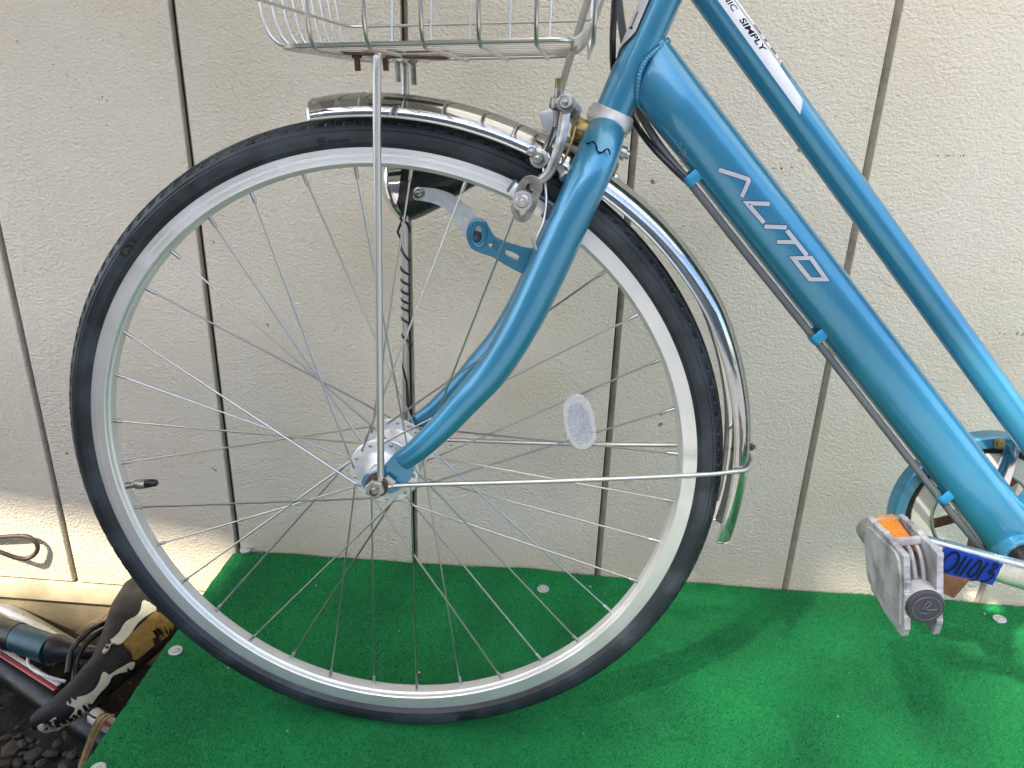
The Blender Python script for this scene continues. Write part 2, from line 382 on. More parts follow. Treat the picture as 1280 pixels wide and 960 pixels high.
# ------------------------------------------------------------------ the siding wall
WY = .305
wallo = tag(empty('siding_wall', (0, WY, GZ)), 'cream embossed siding wall with dark vertical joints behind the blue bicycle', 'wall')
def wpart(name, bm, m, ang=30):
    bmesh.ops.translate(bm, verts=bm.verts, vec=(0, -WY, -GZ)); return obj(name, bm, m, wallo, ang)
X0, SP = -.62365, .29033
JW = [.0085, .0085, .0095, .0095, .0095, .0095]
ZB = -.437
for k in range(-3, 7):
    xl, xr = X0 + SP * (k), X0 + SP * (k + 1)
    bm = bmesh.new()
    # section from the slit of the left joint, up its sloping flank, along the face to the sharp right arris
    sec = [(xl + .0022, WY + .013), (xl + .0095, WY + .0012), (xl + .0105, WY), (xr - .0012, WY), (xr, WY + .0012), (xr, WY + .013)]
    zz = [ZB, ZB + .002, 1.19]
    rows = []
    for z in zz:
        dy = .0025 if z == ZB else 0
        rows.append([bm.verts.new((x, y + dy, z)) for x, y in sec])
    fj = []
    for a, b in zip(rows, rows[1:]):
        for i in range(len(sec) - 1):
            f = bm.faces.new((a[i], a[i + 1], b[i + 1], b[i])); f.material_index = 1 if i == 0 else 0
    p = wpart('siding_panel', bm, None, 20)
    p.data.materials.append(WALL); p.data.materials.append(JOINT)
bm = bmesh.new(); box(bm, (.05, WY + .021, .37), (3.2, .012, 1.62)); wpart('joint_backing', bm, SLIT)
bm = bmesh.new(); box(bm, (.05, WY + .009, -.4575), (3.2, .030, .036), None, .003); wpart('base_flashing', bm, LEDGE)
bm = bmesh.new(); box(bm, (.05, WY + .03, -.56), (3.2, .05, .165)); wpart('foundation', bm, FOUND)

bm = bmesh.new()
for a, b in (((850, 283), (905, 284)), ((960, 211), (1012, 207)), ((1165, 195), (1235, 192)), ((1250, 418), (1282, 417)), ((1095, 345), (1112, 358)), ((20, 50), (140, 130)), ((180, 550), (420, 650))):
    for _ in range(11):
        f_ = random.random(); q = wat(a[0] + (b[0] - a[0]) * f_ + random.gauss(0, 1), a[1] + (b[1] - a[1]) * f_ + random.gauss(0, 1), 1, WY)
        rr_ = random.uniform(.0004, .0011); lathe(bm, [(0, rr_), (.0004, rr_ * .6)], q, (0, -1, 0), 6)
o = wpart('scuff_marks', bm, SLIT); o['kind'] = 'stuff'

# ------------------------------------------------------------------ the turf platform
TZ = -.346
plat = tag(empty('turf_platform', (.5, 0, GZ)), 'low platform covered in bright green artificial turf under the blue bicycle', 'platform')
def ppart(name, bm, m, ang=30):
    bmesh.ops.translate(bm, verts=bm.verts, vec=(-.5, 0, -GZ)); return obj(name, bm, m, plat, ang)
bm = bmesh.new(); box(bm, (.55, -.12, TZ - .02), (1.74, .83, .018)); ppart('board', bm, PLY)
for x in (-.24, .5, 1.3):
    bm = bmesh.new(); box(bm, (x, -.12, (TZ - .03 + GZ) / 2 - .0), (.06, .80, TZ - .03 - GZ)); ppart('bearer', bm, PLY)
def turf_z(x, y):
    z = TZ + .0022 * noise2(x, y, 9, 1.) + .0012 * noise2(x, y, 21, 3.)
    z -= .004 * math.exp(-((x + .335) / .02) ** 2)
    z += .0045 * math.exp(-((x - .16) / .06) ** 2 - ((y - .29) / .05) ** 2)
    return z
bm = bmesh.new(); nx, ny = 180, 84; TX0, TX1, TY0, TY1 = -.335, 1.45, -.54, .302
def txy(i, j):
    x = TX0 + (TX1 - TX0) * i / nx; y = TY0 + (TY1 - TY0) * j / ny
    if i == 0: x += .0016 * noise2(y, 0, 40, 4)
    if j == ny: y += .0014 * noise2(x, 0, 35, 1) - .0012
    return x, y
g = [bm.verts.new((*(q := txy(i, j)), turf_z(*q))) for j in range(ny + 1) for i in range(nx + 1)]
for j in range(ny):
    for i in range(nx):
        a = j * (nx + 1) + i; bm.faces.new((g[a], g[a + 1], g[a + nx + 2], g[a + nx + 1]))
ed = [e for e in bm.edges if e.is_boundary]
r = bmesh.ops.extrude_edge_only(bm, edges=ed)
for v in [v for v in r['geom'] if isinstance(v, bmesh.types.BMVert)]: v.co.z -= .007
ppart('turf', bm, TURF, 60)
# fibres: short leaning blades
NF = 420000
fx = rng.uniform(TX0, .98, NF); fy = rng.uniform(-.32, TY1, NF)
fz = np.array([0.0] * NF)
def n2(x, y, s, seed): return np.sin(x * s + seed) * np.cos(y * s * 1.3 + seed * 2) * .5 + np.sin(x * s * 2.3 + y * s * 1.7 + seed) * .3 + np.sin((x - y) * s * 4.1 + seed * 3) * .2
fz = TZ + .0022 * n2(fx, fy, 9, 1.) + .0012 * n2(fx, fy, 21, 3.) - .004 * np.exp(-((fx + .335) / .02) ** 2) + .0045 * np.exp(-((fx - .16) / .06) ** 2 - ((fy - .29) / .05) ** 2)
ang = rng.uniform(0, 2 * PI, NF) ; ln = rng.uniform(.0014, .0032, NF); wd = rng.uniform(.00025, .0005, NF)
lean = rng.uniform(.2, 1.1, NF); la = rng.normal(.5 + 1.5 * n2(fx, fy, 7, 5.), .9, NF)
V = np.empty((NF, 3, 3), np.float32)
cx, sx = np.cos(ang), np.sin(ang)
V[:, 0, 0] = fx - cx * wd; V[:, 0, 1] = fy - sx * wd; V[:, 0, 2] = fz - .0003
V[:, 1, 0] = fx + cx * wd; V[:, 1, 1] = fy + sx * wd; V[:, 1, 2] = fz - .0003
V[:, 2, 0] = fx + np.cos(la) * ln * lean * .8; V[:, 2, 1] = fy + np.sin(la) * ln * lean * .8; V[:, 2, 2] = fz + ln * np.cos(lean * .8)
V[:, 2, 1] = np.minimum(V[:, 2, 1], WY - .0005)
V[:, :, 0] -= .5; V[:, :, 2] -= GZ
me = bpy.data.meshes.new('turf_fibre'); me.vertices.add(NF * 3); me.vertices.foreach_set('co', V.ravel())
me.loops.add(NF * 3); me.loops.foreach_set('vertex_index', np.arange(NF * 3, dtype=np.int32))
me.polygons.add(NF); me.polygons.foreach_set('loop_start', np.arange(0, NF * 3, 3, dtype=np.int32))
me.update(calc_edges=True); me.materials.append(FIBRE)
fo = bpy.data.objects.new('turf_fibre', me); COL.objects.link(fo); fo.parent = plat; fo['kind'] = 'stuff'
for px, py in ((307, 687), (219.5, 813.5), (679, 736.5), (1249.5, 774), (122, 962)):
    c = wat(px, py, 2, TZ + .004)
    tilt = Vector((random.uniform(-.05, .05), random.uniform(-.08, .02), 1))
    bm = bmesh.new()
    lathe(bm, [(-.004, .0075), (.0008, .0092), (.0014, .0088), (.0016, .0060), (.0010, .0050), (.0022, .0046), (.0028, .0030), (.0030, .0012), (.0021, .0010)], c, tilt, 24)
    ppart('screw_washer', bm, WASH)
# tiny pale crumbs on the turf
bm = bmesh.new()
for _ in range(22):
    x, y = random.uniform(-.3, .95), random.uniform(-.2, .28); s = random.uniform(.0006, .0017)
    r = bmesh.ops.create_icosphere(bm, subdivisions=1, radius=s)
    for v in r['verts']: v.co = Vector((v.co.x * random.uniform(.7, 1.5), v.co.y * random.uniform(.7, 1.4), v.co.z)) + Vector((x, y, turf_z(x, y) + .0035))
o = ppart('crumbs', bm, mat('pale_crumb', (.36, .33, .25), .8)); o['kind'] = 'stuff'

# ------------------------------------------------------------------ the bicycle
bike = tag(empty('bicycle', Lm @ Vector((0, 0, -RW))), 'blue step-through bicycle with wire basket and chrome mudguard leaning before the cream wall', 'bicycle')
bike.rotation_euler = (LEAN, 0, 0)

# ---- front wheel
wheel = empty('front_wheel', (0, 0, 0), bike)
prof = []
NP = 52
for i in range(NP + 1):
    ph = R(-48) + R(276) * i / NP
    prof.append((-.0178 * math.cos(ph), .3328 + .0157 * math.sin(ph)))
NSEG = 1512; PER = 126
def tyre_fn(i, a, y, r):
    ph = -48 + 276 * i / NP; d = min(abs(ph - 90), 200)          # degrees from the crown
    depth = 0
    u = (a * PER / (2 * PI)) % 1.0
    if 36 < d < 58:                                            # shoulder blocks
        tt = (d - 36) / 22; c = .5 + (.22 * tt if y < 0 else -.22 * tt)
        if abs(u - c) < .15: depth = .0020
        if 36 < d < 40.5: depth = .0018
        if abs(d - 52) < 2 and abs(u - c) < .3: depth = .0016
    elif d <= 36:
        z = .5 + .30 * (2 * abs(2 * u - 1) - 1)
        if abs(d / 36 - .55 - .22 * (2 * abs(2 * u - 1) - 1)) < .14: depth = .0011
        if d < 4: depth = .0008
    
    if 74 < d < 77: depth = .00055                             # mould line on the sidewall
    if 77 < d < 80: depth = -.00025
    if 116 < d < 120: depth = -.0004
    s = 1 - depth / .0165
    return y * s, .3328 + (r - .3328) * s
bm = bmesh.new(); ringlathe(bm, prof, NSEG, False, tyre_fn); bp('tyre', bm, RUBBER, wheel, 28)

rp = [(-.0108, .3222), (-.0117, .3217), (-.0117, .3212), (-.0113, .3072), (-.0104, .3061), (-.0070, .3050), (-.0062, .3040), (-.0052, .3032),
      (.0052, .3032), (.0062, .3040), (.0070, .3050), (.0104, .3061), (.0113, .3072), (.0117, .3212), (.0117, .3217), (.0108, .3222), (.0095, .3195), (.0045, .3155), (-.0045, .3155), (-.0095, .3195)]
bm = bmesh.new(); ringlathe(bm, rp, 300, True)
rim = bp('rim', bm, None, wheel, 32)
def rim_mat():
    m = mat('machined_rim', (.76, .755, .74), .40, .7, .05, 14)
    t = m.node_tree; n = t.nodes; l = t.links; b = n['Principled BSDF']
    tc = n.new('ShaderNodeTexCoord'); sp = n.new('ShaderNodeSeparateXYZ'); l.new(tc.outputs['Object'], sp.inputs[0])
    z0 = n.new('ShaderNodeMath'); z0.operation = 'SUBTRACT'; z0.inputs[1].default_value = RW; l.new(sp.outputs['Z'], z0.inputs[0])
    cb = n.new('ShaderNodeCombineXYZ'); l.new(sp.outputs['X'], cb.inputs[0]); l.new(z0.outputs[0], cb.inputs[1])
    le = n.new('ShaderNodeVectorMath'); le.operation = 'LENGTH'; l.new(cb.outputs[0], le.inputs[0])
    nz = n.new('ShaderNodeTexNoise'); nz.noise_dimensions = '1D'; nz.inputs['Scale'].default_value = 1600; nz.inputs['Detail'].default_value = 3
    l.new(le.outputs['Value'], nz.inputs['W'])
    bu = n.new('ShaderNodeBump'); bu.inputs['Distance'].default_value = .00025; bu.inputs['Strength'].default_value = .7
    l.new(nz.outputs['Fac'], bu.inputs['Height']); l.new(bu.outputs['Normal'], b.inputs['Normal'])
    b.inputs['Anisotropic'].default_value = .3
    return m
rim.data.materials.append(rim_mat())
# rim joint pin line
bm = bmesh.new(); a = R(1.2)
for da in (0,):
    tube(bm, [(.3215 * math.cos(a), -.0119, .3215 * math.sin(a)), (.3070 * math.cos(a), -.0116, .3070 * math.sin(a))], .0004, 6)
bp('rim_seam', bm, DULL, wheel)

# hub
FL = .0275
hp = [(-.0365, .0105), (-.0365, .0135), (-.0340, .0165), (-.0315, .0200), (-.0292, .0245), (-.0288, .0352), (-.0278, .0364), (-.0264, .0362), (-.0258, .0345), (-.0255, .0250),
      (-.0200, .0200), (-.0100, .0172), (0, .0168)]
hp = hp + [(-s, r) for s, r in hp[-2::-1]]
bm = bmesh.new(); lathe(bm, hp, (0, 0, 0), (0, 1, 0), 56); hub = bp('hub', bm, HUBALU, wheel, 30)
HR = .0315
def pol(r, a, y): return Vector((r * math.cos(a), y, r * math.sin(a)))
bm = bmesh.new()
for k in range(36):
    th = R(-85 + 10 * k); kind = k % 4
    side = -1 if kind in (0, 2) else 1
    sgn = 1 if kind in (0, 1) else -1
    ha = th + sgn * R(60)
    out = 1 if kind in (0, 3) else -1                          # elbow outside or inside of the flange
    yf = side * (FL + .0002)
    hole = pol(HR, ha, yf)
    nip = pol(.3052, th, side * .0022)
    elbow = hole + Vector((0, side * .0028 * out, 0))
    b2 = bmesh.new()
    d = (nip - elbow).normalized()
    tube(b2, [hole - Vector((0, side * .0018 * out, 0)), hole + Vector((0, side * .0016 * out, 0)), elbow + d * .0016, elbow + d * .006, nip - d * .012], [.00118, .00112, .0011, .00102, .00098], 7)
    tube(b2, [nip - d * .0135, nip - d * .0125, nip - d * .006, nip + d * .002], [.0013, .0019, .0019, .0022], 8)
    # the spoke head on the other face of the flange
    lathe(b2, [(0, .0021), (.0006, .0021), (.0013, .0013), (.0015, .0004)], hole - Vector((0, side * .0013 * out, 0)), (0, -side * out, 0), 10)
    bp('spoke', b2, STEEL, wheel, 50)
    if side == -1 and out == -1: pass
# valve
a = R(-170); o0 = pol(.3045, a, 0); d = -pol(1, a, 0)
v = empty('valve', (0, 0, 0), wheel) if False else None
bm = bmesh.new(); lathe(bm, [(-.004, .0040), (.001, .0042), (.002, .0036), (.012, .0036), (.012, .0052), (.014, .0056), (.023, .0054), (.024, .0046)], o0, d, 14)
bp('valve_stem', bm, DULL, wheel)
bm = bmesh.new(); lathe(bm, [(.0235, .0044), (.025, .0050), (.031, .0046), (.036, .0038), (.0375, .0022)], o0, d, 14); bp('valve_cap', bm, BLACKP, wheel)

# sidewall writing: wrap flat letters around the near sidewall
def side_y(r):
    s = (r - .3328) / .0157
    return -.0178 * math.sqrt(max(1 - s * s, .02))
def wrap_letters(name, body, a_mid, r_base, size, bold=0, m=MARK, extra=None):
    me = text_mesh(body, size, bold)
    xs = [v.co.x for v in me.vertices]; mid = (min(xs) + max(xs)) / 2
    bm = bmesh.new(); bm.from_mesh(me); bpy.data.meshes.remove(me)
    if extra: extra(bm)
    for _ in range(3): bmesh.ops.subdivide_edges(bm, edges=[e for e in bm.edges if e.calc_length() > .0016], cuts=1); bmesh.ops.triangulate(bm, faces=bm.faces[:])
    for v in bm.verts:
        r = r_base + v.co.y; a = a_mid - (v.co.x - mid) / r_base
        v.co = Vector((r * math.cos(a), side_y(r) - .0006, r * math.sin(a)))
    return bp(name, bm, m, wheel)
q = at(165, 311, -.017); wrap_letters('tyre_lettering', 'CST', math.atan2(q.z, q.x), .3275, .0135, .0004)
q = at(424, 178, -.017)
def emblem(bm):
    x0 = min(v.co.x for v in bm.verts) - .006; y0 = .0028
    def arc(r0, r1, a0, a1, n=18):
        pv = None
        for i in range(n + 1):
            a = a0 + (a1 - a0) * i / n
            p = (bm.verts.new((x0 + r0 * math.cos(a), y0 + r0 * math.sin(a), 0)), bm.verts.new((x0 + r1 * math.cos(a), y0 + r1 * math.sin(a), 0)))
            if pv: bm.faces.new((pv[0], pv[1], p[1], p[0]))
            pv = p
    arc(.0028, .0040, R(-60), R(280)); arc(.0003, .0018, 0, 2 * PI)
wrap_letters('tyre_lettering', 'uucontu', math.atan2(q.z, q.x), .3262, .0062, .0001, MARK, emblem)
q = at(583, 893, -.017); 
me_ = wrap_letters('tyre_lettering', 'CST', math.atan2(q.z, q.x), .3275, .0125, .0003)

# wheel reflector between two spokes
c = (at(703, 493, -.006) + at(745, 560, -.006)) / 2
ax = Vector((.20, 0, -.98)).normalized()
p0 = at(718, 494, -.012); p1 = at(730, 560, -.012); ax = (p1 - p0).normalized(); sd = Vector((-ax.z, 0, ax.x)); cc = (p0 + p1) / 2; hl = (p1 - p0).length / 2
def lens_outline(L, W, n=36):
    out = []
    for i in range(n):
        a = 2 * PI * i / n; cxx, sxx = math.cos(a), math.sin(a)
        out.append((L * math.copysign(abs(cxx) ** .75, cxx), W * math.copysign(abs(sxx) ** .85, sxx)))
    return out
refl = plate('reflector', lens_outline(hl, .0148), [], .004, lambda u, v_, w_: cc + ax * u + sd * v_ + Vector((0, w_, 0)), CLEARR, wheel, True, .001)
rl2 = [(x, y) for x, y in lens_outline(hl * .74, .0110)]
plate('reflector_prism', rl2, [], .0012, lambda u, v_, w_: cc + ax * u + sd * v_ + Vector((0, w_ - .0042, 0)), mat('prism_face', (.50, .52, .58), .25, .2, .1, 200, .0008, 700, coat=.4, trans=.45), wheel)

# ---- frame tubes
HA, HB = Vector((.2, 0, .3312)), Vector((.25, 0, .4657)); HD = (HB - HA).normalized()
def hpt(z): return HA + (HB - HA) * ((z - HA.z) / (HB.z - HA.z))
def lin(a, b, n): return [Vector(a).lerp(Vector(b), i / n) for i in range(n + 1)]
bm = bmesh.new(); tube(bm, lin(hpt(.3565), hpt(.60), 30), .0164, 40); bp('head_tube', bm, BLUE, bike)
DA, DB = Vector((.25, 0, .3832)), Vector((.6, 0, .0133)); DD = (DB - DA).normalized(); DN = Vector((-DD.z, 0, DD.x))
if DN.z < 0: DN = -DN
DL = (DB - DA).length
def d_rad(t): return .0268 + .0004 * t / DL, .0245 - .0004 * t / DL    # in the bicycle plane, across it
def d_y(s, t):
    a, b = d_rad(t); q = min(abs(s) / a, .999); return -b * (1 - q ** 2.3) ** (1 / 2.3)
def d_surf(s, t, lift=0.):                                    # near surface of the down tube
    a, b = d_rad(t); return DA + DD * t + DN * s + Vector((0, d_y(s, t) - lift, 0))
def d_y0(px, py):
    p = at(px, py, -.014); return (p - DA).dot(DN), (p - DA).dot(DD)
(su_, tu_), (sl_, tl_) = d_y0(831, 50), d_y0(795, 124)
def t_start(s): return tl_ + (tu_ - tl_) * (s - sl_) / (su_ - sl_) - .004
bm = bmesh.new(); rings = []
TL = (Vector((.652, 0, -.048)) - DA).dot(DD)
NT, NS = 60, 56
for i in range(NT + 1):
    ff_ = (i / NT) ** 1.6; ring = []
    for k in range(NS):
        ph = 2 * PI * k / NS; c_, s_ = math.cos(ph), math.sin(ph)
        s0_ = .0268 * math.copysign(abs(c_) ** (2 / 2.3), c_); t0_ = t_start(s0_); t_ = t0_ + (TL + .004 - t0_) * ff_; a, b = d_rad(t_)
        b *= .57 + .43 * min(1, max(0, (t_ - t0_) / .045)) ** .7
        ring.append(bm.verts.new(DA + DD * t_ + DN * (a * math.copysign(abs(c_) ** (2 / 2.3), c_)) + Vector((0, b * math.copysign(abs(s_) ** (2 / 2.3), s_), 0))))
    rings.append(ring)
for A, B in zip(rings, rings[1:]):
    for k in range(NS): bm.faces.new((A[k], A[(k + 1) % NS], B[(k + 1) % NS], B[k]))
bm.faces.new(rings[0]); bm.faces.new(rings[-1])
down = bp('down_tube', bm, BLUE, bike)
UA, UB = Vector((.3, 0, .4385)), Vector((.6, 0, .1152)); UD = (UB - UA).normalized()
UN = Vector((-UD.z, 0, UD.x))
bm = bmesh.new(); tube(bm, lin(UA - UD * .115, UA + UD * .57, 40), .0146, 36); top = bp('top_tube', bm, BLUE, bike)
bm = bmesh.new(); tube(bm, lin((.648, 0, -.048), (.648 + .43 / 2.75, 0, .382), 20), .0145, 32); bp('seat_tube', bm, BLUE, bike)
BBX, BBZ = .648, -.048
bm = bmesh.new(); lathe(bm, [(-.036, .0175), (-.036, .0205), (-.035, .0212), (.035, .0212), (.036, .0205), (.036, .0175), (.02, .0172), (-.02, .0172)], (BBX, 0, BBZ), (0, 1, 0), 44, False)
bb = bp('bottom_bracket', bm, BLUE, bike)
bm = bmesh.new(); lathe(bm, [(-.034, .0174), (-.031, .0120), (-.030, .0090), (-.030, .0085)], (BBX, 0, BBZ), (0, 1, 0), 32); bp('bearing_cup', bm, mat('black_cup', (.01, .009, .008), .5), bb)
bm = bmesh.new(); lathe(bm, [(-.095, .0085), (.06, .0085)], (BBX, 0, BBZ), (0, 1, 0), 20); bp('axle', bm, DULL, bb)
# weld beads
def bead(pts, r, parent):
    bm = bmesh.new(); P = cr(pts, 14); n = len(P)
    tube(bm, P, [r * (1 + .13 * math.sin(i * 1.5) + random.uniform(-.06, .06)) for i in range(n)], 8)
    return bp('weld_bead', bm, BLUE, parent, 80)
def hit(px, py, A, D, rad, ky=1.0, y0=0., lift=0.):            # point of a tube's near surface seen at an image point
    y = y0 - rad * ky
    N = Vector((-D.z, 0, D.x))
    for _ in range(25):
        p = at(px, py, y); s = (p - A).dot(N); q = min(abs(s) / rad, .995)
        y = .5 * y + .5 * (y0 - rad * ky * math.sqrt(1 - q * q))
    p = at(px, py, y); return p + Vector((0, -lift, 0))
bead([at(x, y, yy) for x, y, yy in ((836, 50, -.004), (826, 58, -.011), (815, 67, -.0145), (806, 77, -.016), (800, 90, -.0165), (797, 105, -.015), (796, 120, -.011), (798, 131, -.004))], .0024, down)
bead([hit(x, y, DA, DD, .0265, .82) for x, y in ((1243, 682), (1252, 670), (1266, 663), (1283, 661))], .0019, down)
bead([hit(x, y, DA, DD, .0265, .82) for x, y in ((1269, 655), (1272, 635), (1271, 620))], .0017, down)

# ---- printed name on the down tube
def d_hit(px, py):
    y = -.02
    for _ in range(30):
        p = at(px, py, y); t_ = (p - DA).dot(DD); s_ = (p - DA).dot(DN); y = .5 * y + .5 * d_y(s_, t_)
    p = at(px, py, y); return (p - DA).dot(DN), (p - DA).dot(DD)
def ribbon2(bm, pts, wd, surf, closed=False, n=10, lift=.0003):
    P = []
    for a, b in zip(pts, pts[1:] + ([pts[0]] if closed else [])):
        a, b = Vector(a), Vector(b)
        P += [a.lerp(b, i / n) for i in range(n)]
    if not closed: P.append(Vector(pts[-1]))
    m_ = len(P); L_, R_ = [], []
    for i, p in enumerate(P):
        a = P[(i - 1) % m_] if closed else P[max(i - 1, 0)]; b = P[(i + 1) % m_] if closed else P[min(i + 1, m_ - 1)]
        d1 = (p - a); d2 = (b - p)
        if d1.length < 1e-9: d1 = d2
        if d2.length < 1e-9: d2 = d1
        d1.normalize(); d2.normalize(); d = (d1 + d2).normalized(); nn = Vector((-d.y, d.x)); k = 1 / max(.45, nn.dot(Vector((-d1.y, d1.x))))
        L_.append(bm.verts.new(surf(*(p + nn * wd / 2 * k), lift))); R_.append(bm.verts.new(surf(*(p - nn * wd / 2 * k), lift)))
    for i in range(m_ if closed else m_ - 1):
        j = (i + 1) % m_; bm.faces.new((L_[i], L_[j], R_[j], R_[i]))
def zz(x, y): return 880 + x / 5.3333, 190 + y / 5.3333
LET = {'a': ([[(98, 118), (292, 180), (298, 192), (250, 300)]], False), 'l': ([[(438, 346), (285, 340), (400, 472)]], False), 'i': ([[(402, 496), (550, 502)]], False),
       't': ([[(486, 598), (618, 600)], [(552, 522), (686, 690)]], False), 'o': ([[(594, 708), (712, 705), (812, 848), (706, 848)]], True)}
for key, (strokes, closed) in LET.items():
    for m_, wd, lift, nm in ((DKBLUE, .0052, .00025, 'letter_outline'), (SILVERP, .0037, .0005, 'letter')):
        bm = bmesh.new()
        for st in strokes:
            pts = [d_hit(*zz(*p)) for p in st]
            if nm == 'letter_outline' and not closed:
                a, b = Vector(pts[0]), Vector(pts[1]); pts[0] = tuple(a + (a - b).normalized() * .0007)
                a, b = Vector(pts[-1]), Vector(pts[-2]); pts[-1] = tuple(a + (a - b).normalized() * .0007)
            ribbon2(bm, pts, wd, d_surf, closed, 10, lift)
        o = bp(nm, bm, m_, down)
bm = bmesh.new()                                              # thin hatching behind the letters
for i in range(34):
    f_ = i / 33; a0 = Vector((905, 222)).lerp(Vector((1022, 352)), f_); 
    p = d_hit(a0.x, a0.y); ln_ = .015 * (.6 + .4 * math.sin(i * 2.1) ** 2)
    ribbon2(bm, [(p[0] + .002, p[1]), (p[0] + ln_, p[1] - .006)], .0003, d_surf, False, 5, .00015)
o = bp('hatching', bm, mat('print_blue', (.012, .15, .30), .45, .3), down); o['kind'] = 'stuff'
# scuff near the cable stop
bm = bmesh.new()
for _ in range(14):
    x, y = 852 + random.gauss(0, 3.0), 194 + random.gauss(0, 7); p = d_hit(x, y)
    ribbon2(bm, [p, (p[0] + random.uniform(-.002, .002), p[1] + random.uniform(.001, .004))], random.uniform(.0004, .0009), d_surf, False, 3, .0002)
o = bp('scuff', bm, mat('bare_metal', (.42, .40, .36), .5, .5), down); o['kind'] = 'stuff'

# ---- sticker on the top tube
RU = .0146
def u_surf(s, t, lift=0.):
    return UA + UD * t + UN * s + Vector((0, -math.sqrt(max(RU * RU - s * s, 1e-9)) - 0, 0)) + (UN * (s / RU) + Vector((0, -math.sqrt(max(1 - (s / RU) ** 2, 0)), 0))) * lift
if UN.z < 0: UN = -UN
def u_ang(phi, t, lift=0.): return UA + UD * t + (UN * math.sin(phi) + Vector((0, -math.cos(phi), 0))) * (RU + lift)
def u_hit(px, py):
    y = -.01
    for _ in range(30):
        p = at(px, py, y); s = max(min((p - UA).dot(UN), RU * .99), -RU * .99); y = .5 * y - .5 * math.sqrt(RU * RU - s * s)
    p = at(px, py, y); return math.asin(max(min((p - UA).dot(UN) / RU, 1), -1)), (p - UA).dot(UD)
pl0, pl1 = u_hit(897, 0), u_hit(1000, 143); pu1 = u_hit(1003, 124)
t_end_l, t_end_u = pl1[1], pu1[1]; phi_l = (pl0[0] + pl1[0]) / 2; phi_u = phi_l + 1.25
bm = bmesh.new(); NU, NV = 40, 12; g = []
phi_cut = pu1[0]
for j in range(NV + 1):
    ph = phi_l + (phi_u - phi_l) * j / NV
    te = t_end_l + (t_end_u - t_end_l) * min((ph - phi_l) / max(phi_cut - phi_l, .05), 1)
    if ph > phi_cut: te = t_end_u - .035
    for i in range(NU + 1): g.append(bm.verts.new(u_ang(ph, -.09 + (te + .09) * i / NU, .00025)))
for j in range(NV):
    for i in range(NU):
        a = j * (NU + 1) + i; bm.faces.new((g[a], g[a + 1], g[a + NU + 2], g[a + NU + 1]))
bp('sticker', bm, WHITE, top)
def u_text(body, t0, phi0, size, m_, bold=.0, shear=.0, sx_=1.0):
    me = text_mesh(body, size, bold, shear); bm = bmesh.new(); bm.from_mesh(me); bpy.data.meshes.remove(me)
    bmesh.ops.subdivide_edges(bm, edges=[e for e in bm.edges if e.calc_length() > .003], cuts=2)
    for v in bm.verts: v.co = u_ang(phi0 + v.co.y / RU, t0 + v.co.x * sx_, .00045)
    return bp('sticker_lettering', bm, m_, top)
h = u_hit(906, 3); h2 = u_hit(924, 24); h3 = u_hit(961, 72)
u_text('NIC', h2[1] - .024, phi_l + .30, .0075, INK, .0001, .2, 1.25)
tx = h2[1]; Lw = h3[1] - h2[1]
u_text('SIMPLY', tx, phi_l + .30, .0075, INK, .0002, .25, Lw / .029)
bm = bmesh.new()
for dphi in (.80, .87):
    for i in range(30):
        ta, tb = -.09 + (t_end_u + .07) * i / 30, -.09 + (t_end_u + .07) * (i + 1) / 30
        vs_ = [bm.verts.new(u_ang(phi_l + dphi + e, q_, .00045)) for e, q_ in ((0, ta), (0, tb), (.022, tb), (.022, ta))]; bm.faces.new(vs_)
bp('sticker_line', bm, INK, top)
bm = bmesh.new()
for t0, t1, e0, e1 in ((.012, .022, .98, 1.12), (.027, .030, .98, 1.2), (.036, .043, 1.0, 1.18), (.047, .049, .98, 1.1), (.051, .053, .98, 1.1)):
    tb = tx + t0; vs_ = [bm.verts.new(u_ang(phi_l + e, q_, .00045)) for e, q_ in ((e0, tb), (e0, tb + t1 - t0), (e1, tb + t1 - t0), (e1, tb))]; bm.faces.new(vs_)
bp('sticker_print', bm, INK, top)

# ---- head badge
def h_ang(phi, z, lift): return hpt(z) + (Vector((HD.z, 0, -HD.x)) * -math.cos(phi) + Vector((0, -1, 0)) * math.sin(phi)) * (.0164 + lift)
def badge(name, z0, w0, lift, m_, dz):
    bm = bmesh.new(); NU, NV = 20, 14; g = []
    for i in range(NU + 1):
        z = z0 + (.52 - z0) * i / NU
        hw = w0 * min(1, .15 + (z - z0) / .018)
        for j in range(NV + 1): g.append(bm.verts.new(h_ang(-hw + 2 * hw * j / NV, z, lift)))
    for i in range(NU):
        for j in range(NV):
            a = i * (NV + 1) + j; bm.faces.new((g[a], g[a + 1], g[a + NV + 2], g[a + NV + 1]))
    return bp(name, bm, m_, head)
head = [o for o in bike.children if o.name.startswith('head_tube')][0]
badge('badge_border', .4005, 1.02, .0004, BADGEB, 0); badge('head_badge', .4032, .92, .0009, WHITE, 0)
bm = bmesh.new()
def hq(f0, f1, z0, z1):
    vs_ = [bm.verts.new(h_ang(f, z, .0012)) for f, z in ((f0, z0), (f1, z0), (f1, z1), (f0, z1))]; bm.faces.new(vs_)
hq(.50, .58, .4225, .4345); hq(.38, .68, .4210, .4226)
bp('badge_mark', bm, INK, head)

